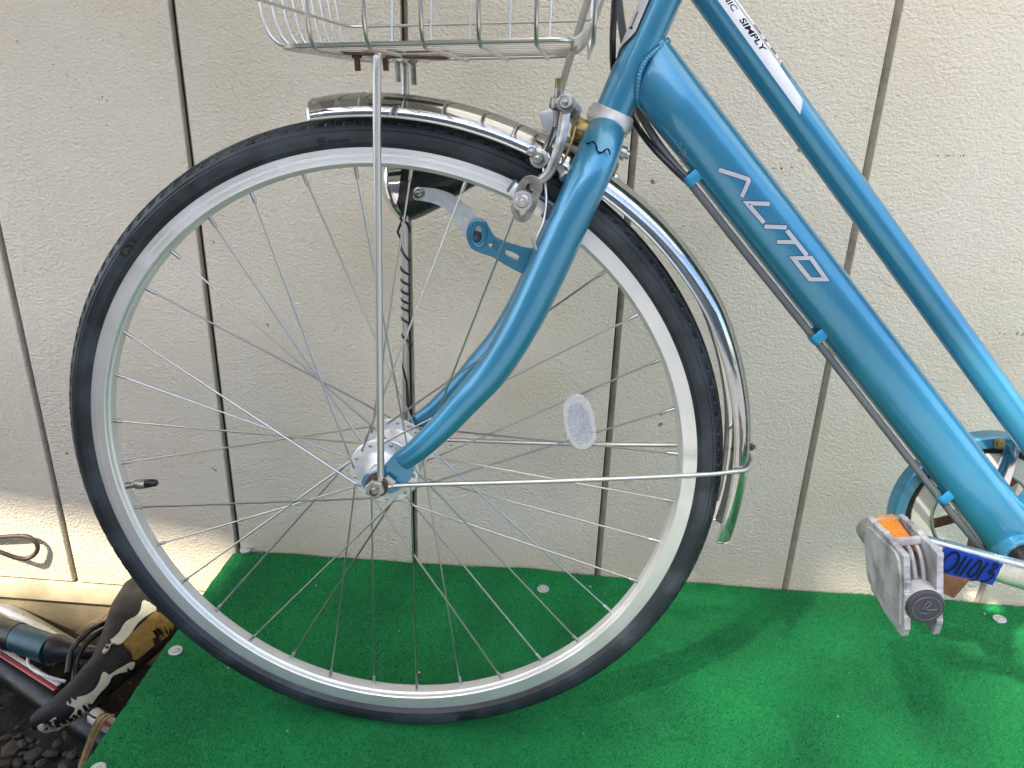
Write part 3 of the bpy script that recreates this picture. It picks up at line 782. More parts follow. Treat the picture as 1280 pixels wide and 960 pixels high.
# ---- headset and fork
bm = bmesh.new(); lathe(bm, [(-.0035, .0172), (-.003, .0196), (.001, .0200), (.0016, .0212), (.0085, .0216), (.0100, .0205), (.0128, .0200), (.0150, .0178)], hpt(.3465), HD, 44)
bp('headset_cup', bm, DULL if False else mat('aged_headset', (.50, .51, .48), .45, .55, .12, 80, dirt=(.3, .29, .26), dirt_amt=.5, ds=60), bike)
FPTS = [(.2055, .006, .3420), (.2030, .014, .3375), (.1985, .030, .3255), (.1915, .0395, .306), (.180, .0425, .2765), (.160, .0440, .2245), (.143, .0455, .183), (.1255, .0475, .147), (.109, .0485, .120), (.0895, .0495, .0955), (.066, .0505, .0665), (.040, .0515, .0385), (.0235, .052, .0245)]
FR = [.0165, .0180, .0185, .0183, .0181, .0179, .0175, .0166, .0158, .0147, .0132, .0116, .0106]
fork = empty('fork', (0, 0, 0), bike)
for s in (-1, 1):
    P = cr([(x, s * y, z) for x, y, z in FPTS], 8); n = len(P)
    rr = [float(np.interp(i / 8, range(len(FR)), FR)) for i in range(n)]
    fl = [1.0 if i < n - 10 else 1 - .25 * (i - n + 10) / 10 for i in range(n)]
    bm = bmesh.new(); tube(bm, P, rr, 32, True, False, fl, (0, 1, 0)); blade = bp('blade', bm, BLUE, fork)
    # flattened end and slotted dropout
    y = s * .0525
    out2 = [(.034, .031), (.020, .034), (.006, .018), (-.004, .010), (-.0135, .006), (-.0165, -.002), (-.012, -.0065), (-.0055, -.0035), (-.0045, .0035), (.0, .0060), (.0050, .0035), (.0055, -.004), (.012, -.010), (.022, -.004), (.034, .010)]
    oo = cr([(a, b, 0) for a, b in out2], 4, True)
    plate('dropout', [(p.x, p.y) for p in oo], [], .004, lambda u, v_, w_, y=y: Vector((u, y + w_, v_)), BLUE, fork, True, .0006)
bm = bmesh.new(); lathe(bm, [(-.008, .0165), (0, .0185), (.006, .0182), (.009, .0165)], hpt(.335), HD, 36); bp('crown', bm, BLUE, fork)
# wavy black lug line
FA, FD = Vector((.16, 0, .2245)), Vector((.04, 0, .104)).normalized()
wv = [(732.5, 179), (737, 179), (741, 177), (745, 181), (746.5, 188), (750, 190.5), (754, 189.5), (758, 186.5), (761, 187.5), (762.5, 193)]
bm = bmesh.new(); P = cr([hit(x, y, FA, FD, .0183, 1, -.034, .0003) for x, y in wv], 6)
tube(bm, P, [.0006 + .0003 * math.sin(i * .37) ** 2 for i in range(len(P))], 6); bp('lug_line', bm, INK, fork)
bm = bmesh.new(); q = at(677, 380, -.046); lathe(bm, [(0, .0028), (.003, .0028), (.0042, .0022), (.0046, .001)], q - Vector((.004, 0, -.001)), (.9, -.2, -.3), 14); bp('fork_boss', bm, BLUE_CLIP, fork)

# ---- axle nuts, washers
axl = empty('front_axle', (0, 0, 0), bike)
bm = bmesh.new(); lathe(bm, [(-.075, .0030), (-.0742, .0044), (.0742, .0044), (.075, .003)], (0, 0, 0), (0, 1, 0), 20); bp('spindle', bm, DULL, axl)
for s in (-1, 1):
    bm = bmesh.new(); lathe(bm, [(.036, .0105), (.0415, .0105), (.0415, .0125), (.0495, .0122)], (0, 0, 0), (0, s, 0), 24); bp('cone', bm, HUBALU, axl)
    bm = bmesh.new(); lathe(bm, [(.0548, .0112), (.0562, .0115), (.0576, .0112)], (0, 0, 0), (0, s, 0), 24); bp('washer', bm, RUST, axl)
    bm = bmesh.new(); lathe(bm, [(.0602, .0115), (.0618, .0118), (.0624, .0110)], (0, 0, 0), (0, s, 0), 24); bp('washer', bm, RUST, axl)
    bm = bmesh.new(); lathe(bm, [(.0624, .0092), (.0630, .0100), (.0690, .0100), (.0700, .0090), (.0701, .0052)], (0, 0, 0), (0, s, 0), 6); bp('nut', bm, DULL, axl, 20)
    bm = bmesh.new(); box(bm, (.013, s * .0595, .006), (.011, .002, .008), Matrix.Rotation(R(40), 3, 'Y'), .0006); bp('tab_washer', bm, ROD, axl)

# ---- mudguard (chrome) with rolled edges
def mg_r(a):                                                  # edge radius and crown height along the arc
    d = math.degrees(a); return float(np.interp(d, [-12, 0, 12, 30, 45, 65, 102], [.352, .354, .357, .3595, .356, .3495, .3485]))
A0, A1 = R(100), R(-9.6)
NA, NV = 150, 22
bm = bmesh.new(); g = []
def mg_pt(a, v, lift=0.):
    ph = PI * v; W_ = .0255; e = mg_r(a); cw = .0195
    d = math.degrees(a); tip = max(0, (d - 97) / 4)
    return pol(e + (cw + lift) * math.sin(ph) ** .8 * (1 - .10 * tip), a, -(W_ + lift) * math.cos(ph) * (1 - .10 * tip * tip))
for i in range(NA + 1):
    for j in range(NV + 1):
        v_ = j / NV; aa = A0 + (A1 - A0) * i / NA
        if i == 0: aa += R(2.6) * (math.sin(PI * v_) ** 2) * 0
        g.append(bm.verts.new(mg_pt(aa, v_)))
for i in range(NA):
    for j in range(NV):
        a = i * (NV + 1) + j; bm.faces.new((g[a], g[a + 1], g[a + NV + 2], g[a + NV + 1]))
bmesh.ops.solidify(bm, geom=bm.faces[:], thickness=-.0009)
mg = bp('mudguard', bm, CHROME, bike, 50)
for v_ in (0, 1):
    bm = bmesh.new(); tube(bm, [mg_pt(A0 + (A1 - A0) * i / NA, v_) for i in range(NA + 1)], .0013, 8); bp('rolled_edge', bm, ROD, mg)
bm = bmesh.new(); tube(bm, cr([mg_pt(A0, v_ / 12) for v_ in range(13)], 2), .0012, 8); bp('rolled_edge', bm, CHROME, mg)
bm = bmesh.new(); tube(bm, cr([mg_pt(A1, v_ / 12) for v_ in range(13)], 2), .0010, 8); bp('rolled_edge', bm, CHROME, mg)
for dg in (92.5, 86.2, 80.5, 74.5, 70.2):                      # pressed cross lines near the front
    bm = bmesh.new(); tube(bm, [mg_pt(R(dg), v_ / 24, .0002) for v_ in range(2, 23)], .00045, 5); bp('crease', bm, DULL, mg)
for px, py in ((779, 208), (766, 196)):                        # rivets on the crown
    q = at(px, py, 0.004); bm = bmesh.new(); a = math.atan2(q.z, q.x); p = mg_pt(a, .5)
    lathe(bm, [(-.001, .0042), (.001, .0040), (.0026, .0026), (.0030, .0008)], p, pol(1, a, 0), 14); bp('rivet', bm, CHROME, mg)
# its stay: one wire from axle round the back of the guard to the other axle end
e0 = at(515, 606, -.056); e1 = at(700, 601, -.045); e2 = at(865, 594, -.036); e3 = at(915, 590, -.030)
bz = pol(mg_r(R(4.2)) + .0215, R(4.2), 0)
near = [(.0, -.0592, -.0015), (.012, -.0592, -.0005), (e0.x, e0.y, e0.z), (e1.x, e1.y, e1.z), (e2.x, e2.y, e2.z), (e3.x, e3.y, e3.z)]
bend = [(bz.x - .009, -.024, bz.z - .002), (bz.x - .001, -.012, bz.z)]
path = near + bend + [(bz.x + .001, 0, bz.z)] + [(x, -y, z) for x, y, z in reversed(near + bend)]
bm = bmesh.new(); tube(bm, cr(path, 8), .0024, 12); bp('mudguard_stay', bm, ROD, bike)
bm = bmesh.new(); lathe(bm, [(-.004, .0040), (.001, .0040), (.002, .0024), (.0035, .0024)], pol(mg_r(R(5)) + .022, R(6.2), -.001), pol(1, R(6), 0), 6); bp('stay_bolt', bm, RUST, bike, 20)

# ---- basket with its two upright stays
for s in (-1, 1):
    path = [(.0040, s * .0590, .004), (.0042, s * .0592, .016), (.0050, s * .0590, .06), (.0065, s * .0588, .17), (.0085, s * .0580, .32), (.0100, s * .0570, .388), (.0104, s * .0545, .3955), (.0107, s * .048, .3985), (.0107, s * .030, .3992)]
    rr = [.0050, .0036, .0036, .0036, .0036, .0036, .0036, .0036, .0034]
    P = cr(path, 7); bm = bmesh.new(); tube(bm, P, [float(np.interp(i / 7, range(9), rr)) for i in range(len(P))], 14); st = bp('basket_stay', bm, ROD, bike)
    bm = bmesh.new(); lathe(bm, [(.0577, .0100), (.0583, .0102), (.0602, .0102), (.0606, .0096)], (.0, 0, 0), (0, s, 0), 20); bp('stay_eye', bm, ROD, st)
basket = empty('basket', (0, 0, 0), bike)
def bz_(x): return .4010 + .050 * x
BX0, BX1, BYH = -.049, .171, .125
def ringpts(h, n=5):                                          # rounded rectangle at height h above the floor, flaring outward
    fx0, fx1, fy = BX0 - .17 * h - .012 * min(1, h / .012), BX1 + .33 * h + .010 * min(1, h / .012), BYH + .10 * h + .012 * min(1, h / .012)
    r = .020; P = []
    for cx_, cy_, a0 in ((fx1 - r, fy - r, 0), (fx0 + r, fy - r, 90), (fx0 + r, -fy + r, 180), (fx1 - r, -fy + r, 270)):
        for i in range(n + 1):
            a = R(a0 + 90 * i / n); x = cx_ + r * math.cos(a); P.append(Vector((x, cy_ + r * math.sin(a), bz_(x) + h)))
    return P
def wire(pts, r=.00125):
    bm = bmesh.new(); tube(bm, pts, r, 8); return bp('wire', bm, WIREM, basket)
def ringw(h, r):
    bm = bmesh.new(); tube(bm, ringpts(h), r, 8, closed=True); return bp('wire', bm, WIREM, basket)
ringw(.0, .0019); ringw(.034, .0014); ringw(.085, .0014); ringw(.14, .0014); ringw(.20, .0028)
HT = .20
def flare(x, y, h, sx_, sy_):
    return Vector((x + (sx_ * (.33 if sx_ > 0 else .17) * h), y + sy_ * .10 * h, 0))
for i in range(6):                                            # hoops running across the bicycle: up one side, under, up the other
    x = -.0205 + i * .0414
    P = []
    for s in (-1, 1):
        leg = [Vector((x, s * (BYH + .012 + .10 * h), bz_(x) + h)) for h in (HT, .12, .05, .018)] + [Vector((x, s * (BYH + .009), bz_(x) + .006)), Vector((x, s * (BYH - .002), bz_(x) - .0022)), Vector((x, s * (BYH - .03), bz_(x) - .0026))]
        P += leg if s < 0 else leg[::-1]
    wire(cr(P, 4), .00165)
for i in range(9):                                            # hoops running along it
    y = -.108 + i * .027
    P = [Vector((BX0 - .012 - .17 * h, y, bz_(BX0) + h)) for h in (HT, .12, .05, .018)] + [Vector((BX0 - .009, y, bz_(BX0) + .006)), Vector((BX0 + .002, y, bz_(BX0) + .0012)), Vector((BX0 + .03, y, bz_(BX0 + .03) + .0012))]
    P += [Vector((BX1 - .03, y, bz_(BX1 - .03) + .0012)), Vector((BX1 - .002, y, bz_(BX1) + .0012)), Vector((BX1 + .008, y, bz_(BX1) + .006))] + [Vector((BX1 + .010 + .33 * h, y, bz_(BX1) + h)) for h in (.018, .05, .12, HT)]
    wire(cr(P, 4), .00130)
# rusty clamp plates under the basket
bm = bmesh.new(); box(bm, (-.004, -.045, .3985), (.036, .016, .0022), None, .0006); bp('clamp_plate', bm, RUST, basket)
bm = bmesh.new(); box(bm, (.028, .0, .3990), (.062, .022, .0022), None, .0006); bp('clamp_plate', bm, RUST, basket)
bm = bmesh.new(); box(bm, (.030, .045, .4000), (.050, .016, .0022), None, .0006); bp('clamp_plate', bm, DULL, basket)
for x, y, ln_, m_ in ((-.010, -.045, .013, RUST), (.012, -.035, .012, RUST), (.006, .040, .020, DULL), (.021, .040, .022, DULL)):
    bm = bmesh.new(); lathe(bm, [(0, .0045), (.003, .0045), (.0031, .0026), (ln_, .0026)], (x, y, .3980), (0.05, 0, -1), 8); bp('clamp_bolt', bm, m_, basket)

# ---- head lamp on its bracket on the far fork blade
lamp = empty('head_lamp', (0, 0, 0), bike)
LY = .078
f0 = at(490, 237, LY); b0 = at(622, 206, LY); lax = (b0 - f0).normalized()
bm = bmesh.new(); lathe(bm, [(.004, .0335), (.008, .0352), (.016, .0350), (.028, .0330), (.045, .0290), (.062, .0225), (.082, .0165), (.104, .0115), (.112, .008), (.114, .003)], f0, lax, 40); bp('housing', bm, BLACKP, lamp)
bm = bmesh.new(); lathe(bm, [(-.010, .004), (-.008, .014), (-.004, .024), (.002, .0325), (.006, .0350), (.009, .0356), (.0095, .0350)], f0, lax, 40); bp('lens_rim', bm, CHROME, lamp)
def half_shell():                                             # bright upper part of the front shell
    bm = bmesh.new(); g = []
    N = lax.orthogonal(); upv = (Vector((0, 0, 1)) - lax * lax.z).normalized(); sdv = lax.cross(upv)
    for i in range(9):
        s = .007 + .024 * i / 8; r_ = float(np.interp(s, [.004, .008, .016, .028, .045], [.0338, .0352, .0350, .0330, .029])) + .0008
        w_ = R(112) * (1 - (i / 8) ** 1.6)
        for j in range(21):
            a = -w_ + 2 * w_ * j / 20; g.append(bm.verts.new(f0 + lax * s + (upv * math.cos(a) + sdv * math.sin(a)) * r_))
    for i in range(8):
        for j in range(20):
            a = i * 21 + j; bm.faces.new((g[a], g[a + 1], g[a + 22], g[a + 21]))
    return bm
bp('shell_trim', half_shell(), CHROME, lamp)
BY = .040
def out_at(pts, y, n=5): return [((q := at(p[0], p[1], y)).x, q.z) for p in pts], y
def px_plate(name, pts, holes, y, th, m_, parent, smooth=True, bev=.0004):
    P = [at(p[0], p[1], y) for p in pts]
    if smooth: P = cr(P, 4, True)
    H = []
    for hpx in holes:
        q = [at(p[0], p[1], y) for p in hpx]; q = cr(q, 4, True); H.append([(a.x, a.z) for a in q])
    return plate(name, [(a.x, a.z) for a in P], H, th, lambda u, v_, w_: Vector((u, y + w_, v_)), m_, parent, True, bev)
def circ(cx_, cy_, r_, n=8): return [(cx_ + r_ * math.cos(2 * PI * i / n), cy_ + r_ * math.sin(2 * PI * i / n)) for i in range(n)]
px_plate('lamp_bracket', [(517, 243), (519, 237), (525, 234.5), (545, 236.5), (562, 242), (577, 252), (590, 264), (600, 278), (606, 290), (602, 303), (594, 308), (587, 302), (578, 288), (570, 274), (560, 263), (546, 255), (528, 250.5), (519, 249)], [circ(582, 274.5, 3.4)], .0462, .0022, GALV, lamp)
tab = px_plate('fork_tab', [(584.5, 296), (586, 283), (591, 276), (599, 274), (607, 278), (612, 287), (618, 296), (634, 303.5), (652, 309), (676, 317), (672, 348), (654, 341), (634, 331), (618, 321), (602, 315), (590, 309)],
         [[(596.5, 281), (601, 282), (603, 288), (602, 300), (597, 304), (592.5, 301), (592, 290)], circ(613.5, 306.5, 3.6), [(634, 311), (648, 317.5), (649.5, 322), (645, 325), (632, 318.5), (631, 314)]], .0425, .0034, BLUE, fork, True, .0008)
def bolt(p, d, r, h, parent, m_=DULL, seg=6, washer=True):
    bm = bmesh.new()
    if washer: lathe(bm, [(-.0005, r * 1.5), (.0010, r * 1.5), (.0012, r * 1.2)], p, d, 20)
    lathe(bm, [(.001, r * .9), (.0015, r), (h * .8, r), (h, r * .8), (h, r * .45), (h * 1.35, r * .42), (h * 1.4, r * .2)], p, d, seg)
    return bp('bolt', bm, m_, parent, 25)
q = at(524, 241.5, .0450); bm = bmesh.new(); lathe(bm, [(0, .0062), (.0012, .0062), (.0016, .0048), (.0032, .0042), (.0042, .0025), (.0043, .0012), (.0034, .0009)], q, (0, -1, 0), 20); bp('screw', bm, DULL, lamp)
bm = bmesh.new(); tube(bm, cr([at(a, b, .0405) for a, b in ((590, 280), (594, 276.5), (600, 276.5), (605.5, 281), (608, 289), (606.5, 301), (601, 308), (594, 306.5), (588.5, 301), (587.5, 289))], 5, True), .0016, 8, closed=True); bp('slot_rim', bm, BLUE, fork)
bolt(at(596.5, 296, .0440), (0, -1, 0), .0040, .006, fork, mat('black_zinc', (.10, .10, .10), .35, .8))
me = text_mesh('27.', .009); bm = bmesh.new(); bm.from_mesh(me); bpy.data.meshes.remove(me)
q = at(620, 313.5, .0405); ca, sa = math.cos(R(65)), math.sin(R(65))
for v in bm.verts: x, y = v.co.x, v.co.y; v.co = q + Vector((x * ca - y * sa, -.0006, x * sa + y * ca))
bp('stamped_number', bm, DKBLUE, fork)
# lamp wire: loose loop, then wound round the far stay
P = [at(505, 270, .062), at(500, 282, .060), at(497, 290, .059), at(501, 299, .057)]
sx_, sy_ = .0072, .0590
zt, zb_ = .262, .100
turns = [(0, .256), (1, .243), (2, .206), (3, .190), (4, .179), (5, .168), (6, .1585), (7, .150), (8, .137), (9, .116), (9.6, .098), (9.9, .07), (10, .03)]
for i in range(200):
    u = 10 * i / 199; z = float(np.interp(u, [a for a, b in turns], [b for a, b in turns])); ph = 2 * PI * u - PI * .3
    P.append(Vector((.0075 + .0046 * math.cos(ph), sy_ + .0046 * math.sin(ph), z)))
bm = bmesh.new(); tube(bm, P, .0014, 8); bp('lamp_wire', bm, BLACKP, lamp)

# ---- front brake
brake = empty('front_brake', (0, 0, 0), bike)
def pxy(pts): return [at(a, b, c) for a, b, c in pts]
def bar(name, pts, rad, m_, flat=.55, n=6, parent=brake):
    P = cr(pxy(pts), n); k = len(pts)
    rr = [float(np.interp(i / n, range(k), rad)) for i in range(len(P))] if hasattr(rad, '__len__') else rad
    bm = bmesh.new(); tube(bm, P, rr, 14, True, False, flat, (0, 1, 0)); return bp(name, bm, m_, parent)
bar('brake_arm', [(710, 128, -.030), (706, 146, -.036), (702, 172, -.041), (695, 196, -.043), (686, 216, -.044), (672, 228, -.044), (664, 236, -.043)], [.0042, .0046, .0046, .0044, .0044, .0044, .0036], DULL)
bar('brake_arm', [(702, 148, -.012), (693, 166, -.016), (683, 184, -.022), (676, 196, -.026)], [.0036, .0036, .0034, .0038], DULL)
bar('brake_arm', [(712, 130, .020), (724, 168, .028), (716, 205, .034), (700, 235, .036)], [.005, .0055, .0055, .005], DULL)
px_plate('shoe_holder', [(640, 262), (643, 244), (650, 228), (660, 220), (672, 222), (678, 232), (674, 246), (668, 262), (660, 275), (648, 276)],
         [[(660, 229), (666, 231), (667, 238), (660, 262), (652, 270), (648.5, 265), (651, 250), (656, 235)]], -.0445, .0042, DULL, brake)
bolt(at(653, 251, -.0475), (0, -1, 0), .0058, .006, brake, ROD, 20)
bm = bmesh.new(); p = at(667, 252, -.022); box(bm, p, (.052, .012, .0125), Matrix.Rotation(R(33), 3, 'Y'), .002); bp('brake_pad', bm, mat('brake_rubber', (.10, .13, .17), .6), brake)
bm = bmesh.new(); p = at(660, 250, -.030); box(bm, p, (.036, .004, .013), Matrix.Rotation(R(33), 3, 'Y'), .001); bp('pad_shoe', bm, ALU, brake)
# centre bolt, spacer block, spring, adjuster
c0 = hpt(.318) ; fw = Vector((-math.sin(R(69)), 0, math.cos(R(69))))
bm = bmesh.new(); lathe(bm, [(-.024, .0045), (-.0205, .0085), (-.018, .0105), (.014, .0105), (.016, .0098), (.030, .0085), (.030, .0042), (.060, .0042)], c0, fw, 20); bp('centre_bolt', bm, DULL, brake)
p = at(726, 162, -.010)
bm = bmesh.new(); lathe(bm, [(-.003, .0088), (.0, .0098), (.009, .0098), (.011, .0085), (.013, .004)], p + Vector((.004, 0, -.002)), fw, 18); bp('spacer', bm, BRASS, brake)
bar('return_spring', [(719, 158, -.026), (716, 172, -.030), (709, 192, -.033), (703, 204, -.034)], .0012, BRASS, 1)
q = at(774, 189, .0); bm = bmesh.new(); lathe(bm, [(-.012, .0075), (-.001, .0095), (.001, .0095), (.002, .0062), (.010, .0062), (.0105, .004), (.014, .004)], q - (-fw) * .004, -fw, 18); bp('rear_nut', bm, DULL, brake)
rod = [(748, -34, -.022), (735, 0, -.022), (722, 42, -.022), (708, 88, -.023), (698, 122, -.024)]
bar('brake_noodle', rod, .0031, mat('grey_cable_housing', (.27, .26, .22), .45, .3, .15, 60), 1)
pa = pxy([(699, 104, -.024), (698, 124, -.024)]); ad = (pa[1] - pa[0]).normalized()
bm = bmesh.new(); lathe(bm, [(-.004, .0036), (.004, .0037)], pa[0], ad, 14); bp('ferrule', bm, BRASS, brake)
bm = bmesh.new(); lathe(bm, [(-.012, .0034), (-.002, .0038), (-.001, .0068), (.004, .0078), (.0072, .0078), (.0085, .0058), (.0095, .0040), (.023, .0038), (.024, .0026)], pa[1], ad, 18); bp('cable_adjuster', bm, DULL, brake)
bar('inner_cable', [(694, 150, -.024), (690, 166, -.025), (684, 184, -.027), (679, 197, -.030)], .0011, BLACKP, 1)
bar('inner_cable', [(678, 202, -.032), (681, 225, -.036), (683, 250, -.042), (680, 275, -.046), (674, 290, -.049), (669, 302, -.050)], .0012, ROD, 1)
bm = bmesh.new(); q = at(668, 304, -.051); lathe(bm, [(-.006, .0017), (.006, .0017)], q, (.35, 0, -.9), 10); bp('cable_end', bm, ROD, brake)
for px, py, y, r_ in ((674, 198, -.033, .0056), (666, 190, -.030, .0048), (716, 137, -.020, .0052), (708, 129, -.036, .0056)):
    bolt(at(px, py, y), (-.15, -1, .1), r_, .007, brake, DULL, 6 if px != 708 else 18, px != 666)
bm = bmesh.new(); q = at(687, 150, .03); box(bm, q, (.016, .012, .020), Matrix.Rotation(R(-20), 3, 'Y'), .003); bp('quick_release', bm, mat('white_lever', (.62, .64, .68), .35, .3), brake)
bm = bmesh.new(); q = at(700, 210, -.030); lathe(bm, [(0, .0035), (.010, .0035), (.011, .0055), (.014, .0050)], q, (.4, -.7, -.5), 10); bp('spring_stop', bm, ROD, brake)

# ---- cables along the frame
def cable(name, pts, r_, m_, n=8):
    P = cr(pxy(pts), n); bm = bmesh.new(); tube(bm, P, r_, 12); return bp(name, bm, m_, bike)
GHOUSE = mat('grey_housing', (.10, .105, .11), .42, 0, .12, 40)
cable('brake_cable', [(771, -40, -.012), (768.5, 0, -.012), (766, 50, -.008), (767.5, 90, .016), (779, 128, .028), (795, 156, .020), (815, 183, .0), (838, 207, -.010), (858, 226, -.012)], .0029, BLACKP)
cable('rear_cable', [(772, -10, .018), (777, 30, .020), (782, 62, .024), (790, 100, .028), (800, 140, .022), (822, 178, .004), (845, 208, -.006), (866, 233, -.0105), (930, 314, -.0105), (1018, 423, -.0105), (1100, 528, -.0105), (1178, 627, -.0105), (1215, 672, -.004), (1240, 700, .01)], .0036, GHOUSE)
for px, py, tt in ((863, 223, 0), (1018, 421, 0), (1181, 622, 0)):
    s_, t_ = d_hit(px + 6, py - 4)
    a, b = d_rad(t_); bm = bmesh.new(); P = []
    cp = at(px, py + 2, -.0105)
    base = DA + DD * t_
    arc = [base + DN * (-a * .80) + Vector((0, -b * .62, 0)), base + DN * (-a * 1.03) + Vector((0, -b * .68, 0)), base + DN * (-a * 1.25) + Vector((0, -b * .66, 0)), base + DN * (-a * 1.32) + Vector((0, -b * .40, 0)), base + DN * (-a * 1.2) + Vector((0, -b * .12, 0)), base + DN * (-a * .97)]
    P = cr(arc, 5); L_ = []
    tube(bm, P, .0055, 10, True, False, .22, tuple(DN)); bp('cable_clip', bm, BLUE_CLIP, down)

# ---- chain guard, chain disc, crank
CC = Vector((BBX, .050, BBZ))
def cp(r_, a, y): return CC + Vector((r_ * math.cos(a), y, r_ * math.sin(a)))
def ann(bm, prof_, a0, a1, n=72, closed=True):
    rings = []
    for i in range(n + 1):
        a = a0 + (a1 - a0) * i / n; rings.append([bm.verts.new(cp(r_, a, y)) for y, r_ in prof_])
    m_ = len(prof_)
    for A, B in zip(rings, rings[1:]):
        for k in range(m_ if closed else m_ - 1): bm.faces.new((A[k], A[(k + 1) % m_], B[(k + 1) % m_], B[k]))
    if abs(a1 - a0) < 2 * PI - .01 and closed: bm.faces.new(rings[0]); bm.faces.new(rings[-1])
    return bm
bm = ann(bmesh.new(), [(0, .082), (-.0012, .083), (-.0012, .0935), (.0005, .0955), (.016, .0962), (.016, .0950), (.0015, .0943), (.0012, .082)], R(28), R(205)); guard = bp('chain_guard', bm, BLUE, bike)
q = cp(.0885, R(93), -.0015); bm = bmesh.new(); lathe(bm, [(0, .0062), (.0012, .0062), (.0018, .004), (.0042, .0038), (.0048, .002)], q, (0, -1, .2), 16); bp('guard_bolt', bm, BRASS, guard)
bm = bmesh.new(); box(bm, cp(.064, R(84), -.006), (.017, .0016, .050), Matrix.Rotation(R(6), 3, 'Y') @ Matrix.Rotation(R(-8), 3, 'X'), .0006); bp('guard_bracket', bm, CHROME, guard)
bm = ann(bmesh.new(), [(.012, .0745), (.004, .0750), (.004, .0860), (.012, .0865)], 0, 2 * PI, 90); chain = bp('chain', bm, mat('greasy_chain', (.03, .025, .02), .5, .5), bike)
disc = empty('chain_disc', (0, 0, 0), bike)
bm = ann(bmesh.new(), [(.006, .0530), (.004, .0535), (.003, .0545), (.003, .0700), (.005, .0735), (.007, .0735)], 0, 2 * PI, 90); bp('outer_disc', bm, CREAM, disc)
bm = ann(bmesh.new(), [(.003, .0505), (.0022, .0515), (.0022, .0535), (.003, .0545), (.006, .0545), (.006, .0505)], 0, 2 * PI, 90); bp('inner_ring', bm, DULL, disc)
for k in range(5):
    a = R(58 + 72 * k); bm = bmesh.new(); M = Matrix.Rotation(-a, 3, 'Y')
    box(bm, cp(.034, a, .010), (.044, .004, .011), M, .0015); bp('spider_arm', bm, RUST if k in (1, 2) else BROWN, disc)
bm = bmesh.new(); lathe(bm, [(-.004, .010), (-.003, .022), (.010, .024), (.012, .012)], cp(0, 0, .004), (0, 1, 0), 30); bp('spider_boss', bm, CREAM, disc)
bm = bmesh.new(); g0 = None
NTE = 36
prof_ = []
for i in range(NTE * 4):
    a = 2 * PI * i / (NTE * 4); r_ = .0790 if i % 4 in (1, 2) else .0750; prof_.append((r_ * math.cos(a), r_ * math.sin(a)))
plate('sprocket', prof_, [[(.066 * math.cos(2 * PI * i / 60), .066 * math.sin(2 * PI * i / 60)) for i in range(60)]], .003, lambda u, v_, w_: CC + Vector((u, .010 + w_, v_)), mat('oily_sprocket', (.06, .045, .03), .5, .5, .3, 60), disc)
bm = bmesh.new(); p = at(1190, 728, -.005); box(bm, p, (.026, .003, .030), Matrix.Rotation(R(25), 3, 'Y'), .001); bp('chain_stop_plate', bm, BROWN, disc)

CY = -.080
k0 = at(1150, 682, CY); k1 = at(1280, 719, CY); kd = (k1 - k0).normalized(); kn = Vector((-kd.z, 0, kd.x))
tEnd = (Vector((BBX, CY, BBZ)) - k0).dot(kd); eye = at(1090, 672, CY - .004); tEye = (eye - k0).dot(kd)
crank = empty('crank', (0, 0, 0), bike)
bm = bmesh.new(); rings = []
for i in range(31):
    f_ = i / 30; t_ = tEye - .004 + (tEnd + .010 - tEye) * f_; c_ = k0 + kd * t_
    hh = .0098 + .0042 * f_; ty = .0055 + .0015 * f_
    if f_ < .1: hh *= .85 + 1.5 * f_
    ring = []
    for k in range(24):
        a = 2 * PI * k / 24; ca, sa = math.cos(a), math.sin(a)
        ring.append(bm.verts.new(c_ + kn * (hh * math.copysign(abs(ca) ** .5, ca)) + Vector((0, ty * math.copysign(abs(sa) ** .5, sa), 0))))
    rings.append(ring)
for A, B in zip(rings, rings[1:]):
    for k in range(24): bm.faces.new((A[k], A[(k + 1) % 24], B[(k + 1) % 24], B[k]))
bm.faces.new(rings[0]); bm.faces.new(rings[-1]); bp('arm', bm, mat('crank_alloy', (.60, .60, .58), .28, .9, .1, 40, dirt=(.3, .28, .24), dirt_amt=.4, ds=60), crank, 60)
ec = k0 + kd * tEye
bm = bmesh.new(); lathe(bm, [(-.0095, .0085), (-.0090, .0118), (-.0065, .0125), (.0065, .0125), (.008, .0110)], ec, (0, 1, 0), 30); bp('eye', bm, ROD, crank)
bm = bmesh.new(); lathe(bm, [(-.0115, .0030), (-.0110, .0058), (-.0085, .0060)], ec - Vector((.0, 0, 0)), (0, 1, 0), 6); bp('pedal_flat', bm, ROD, crank)
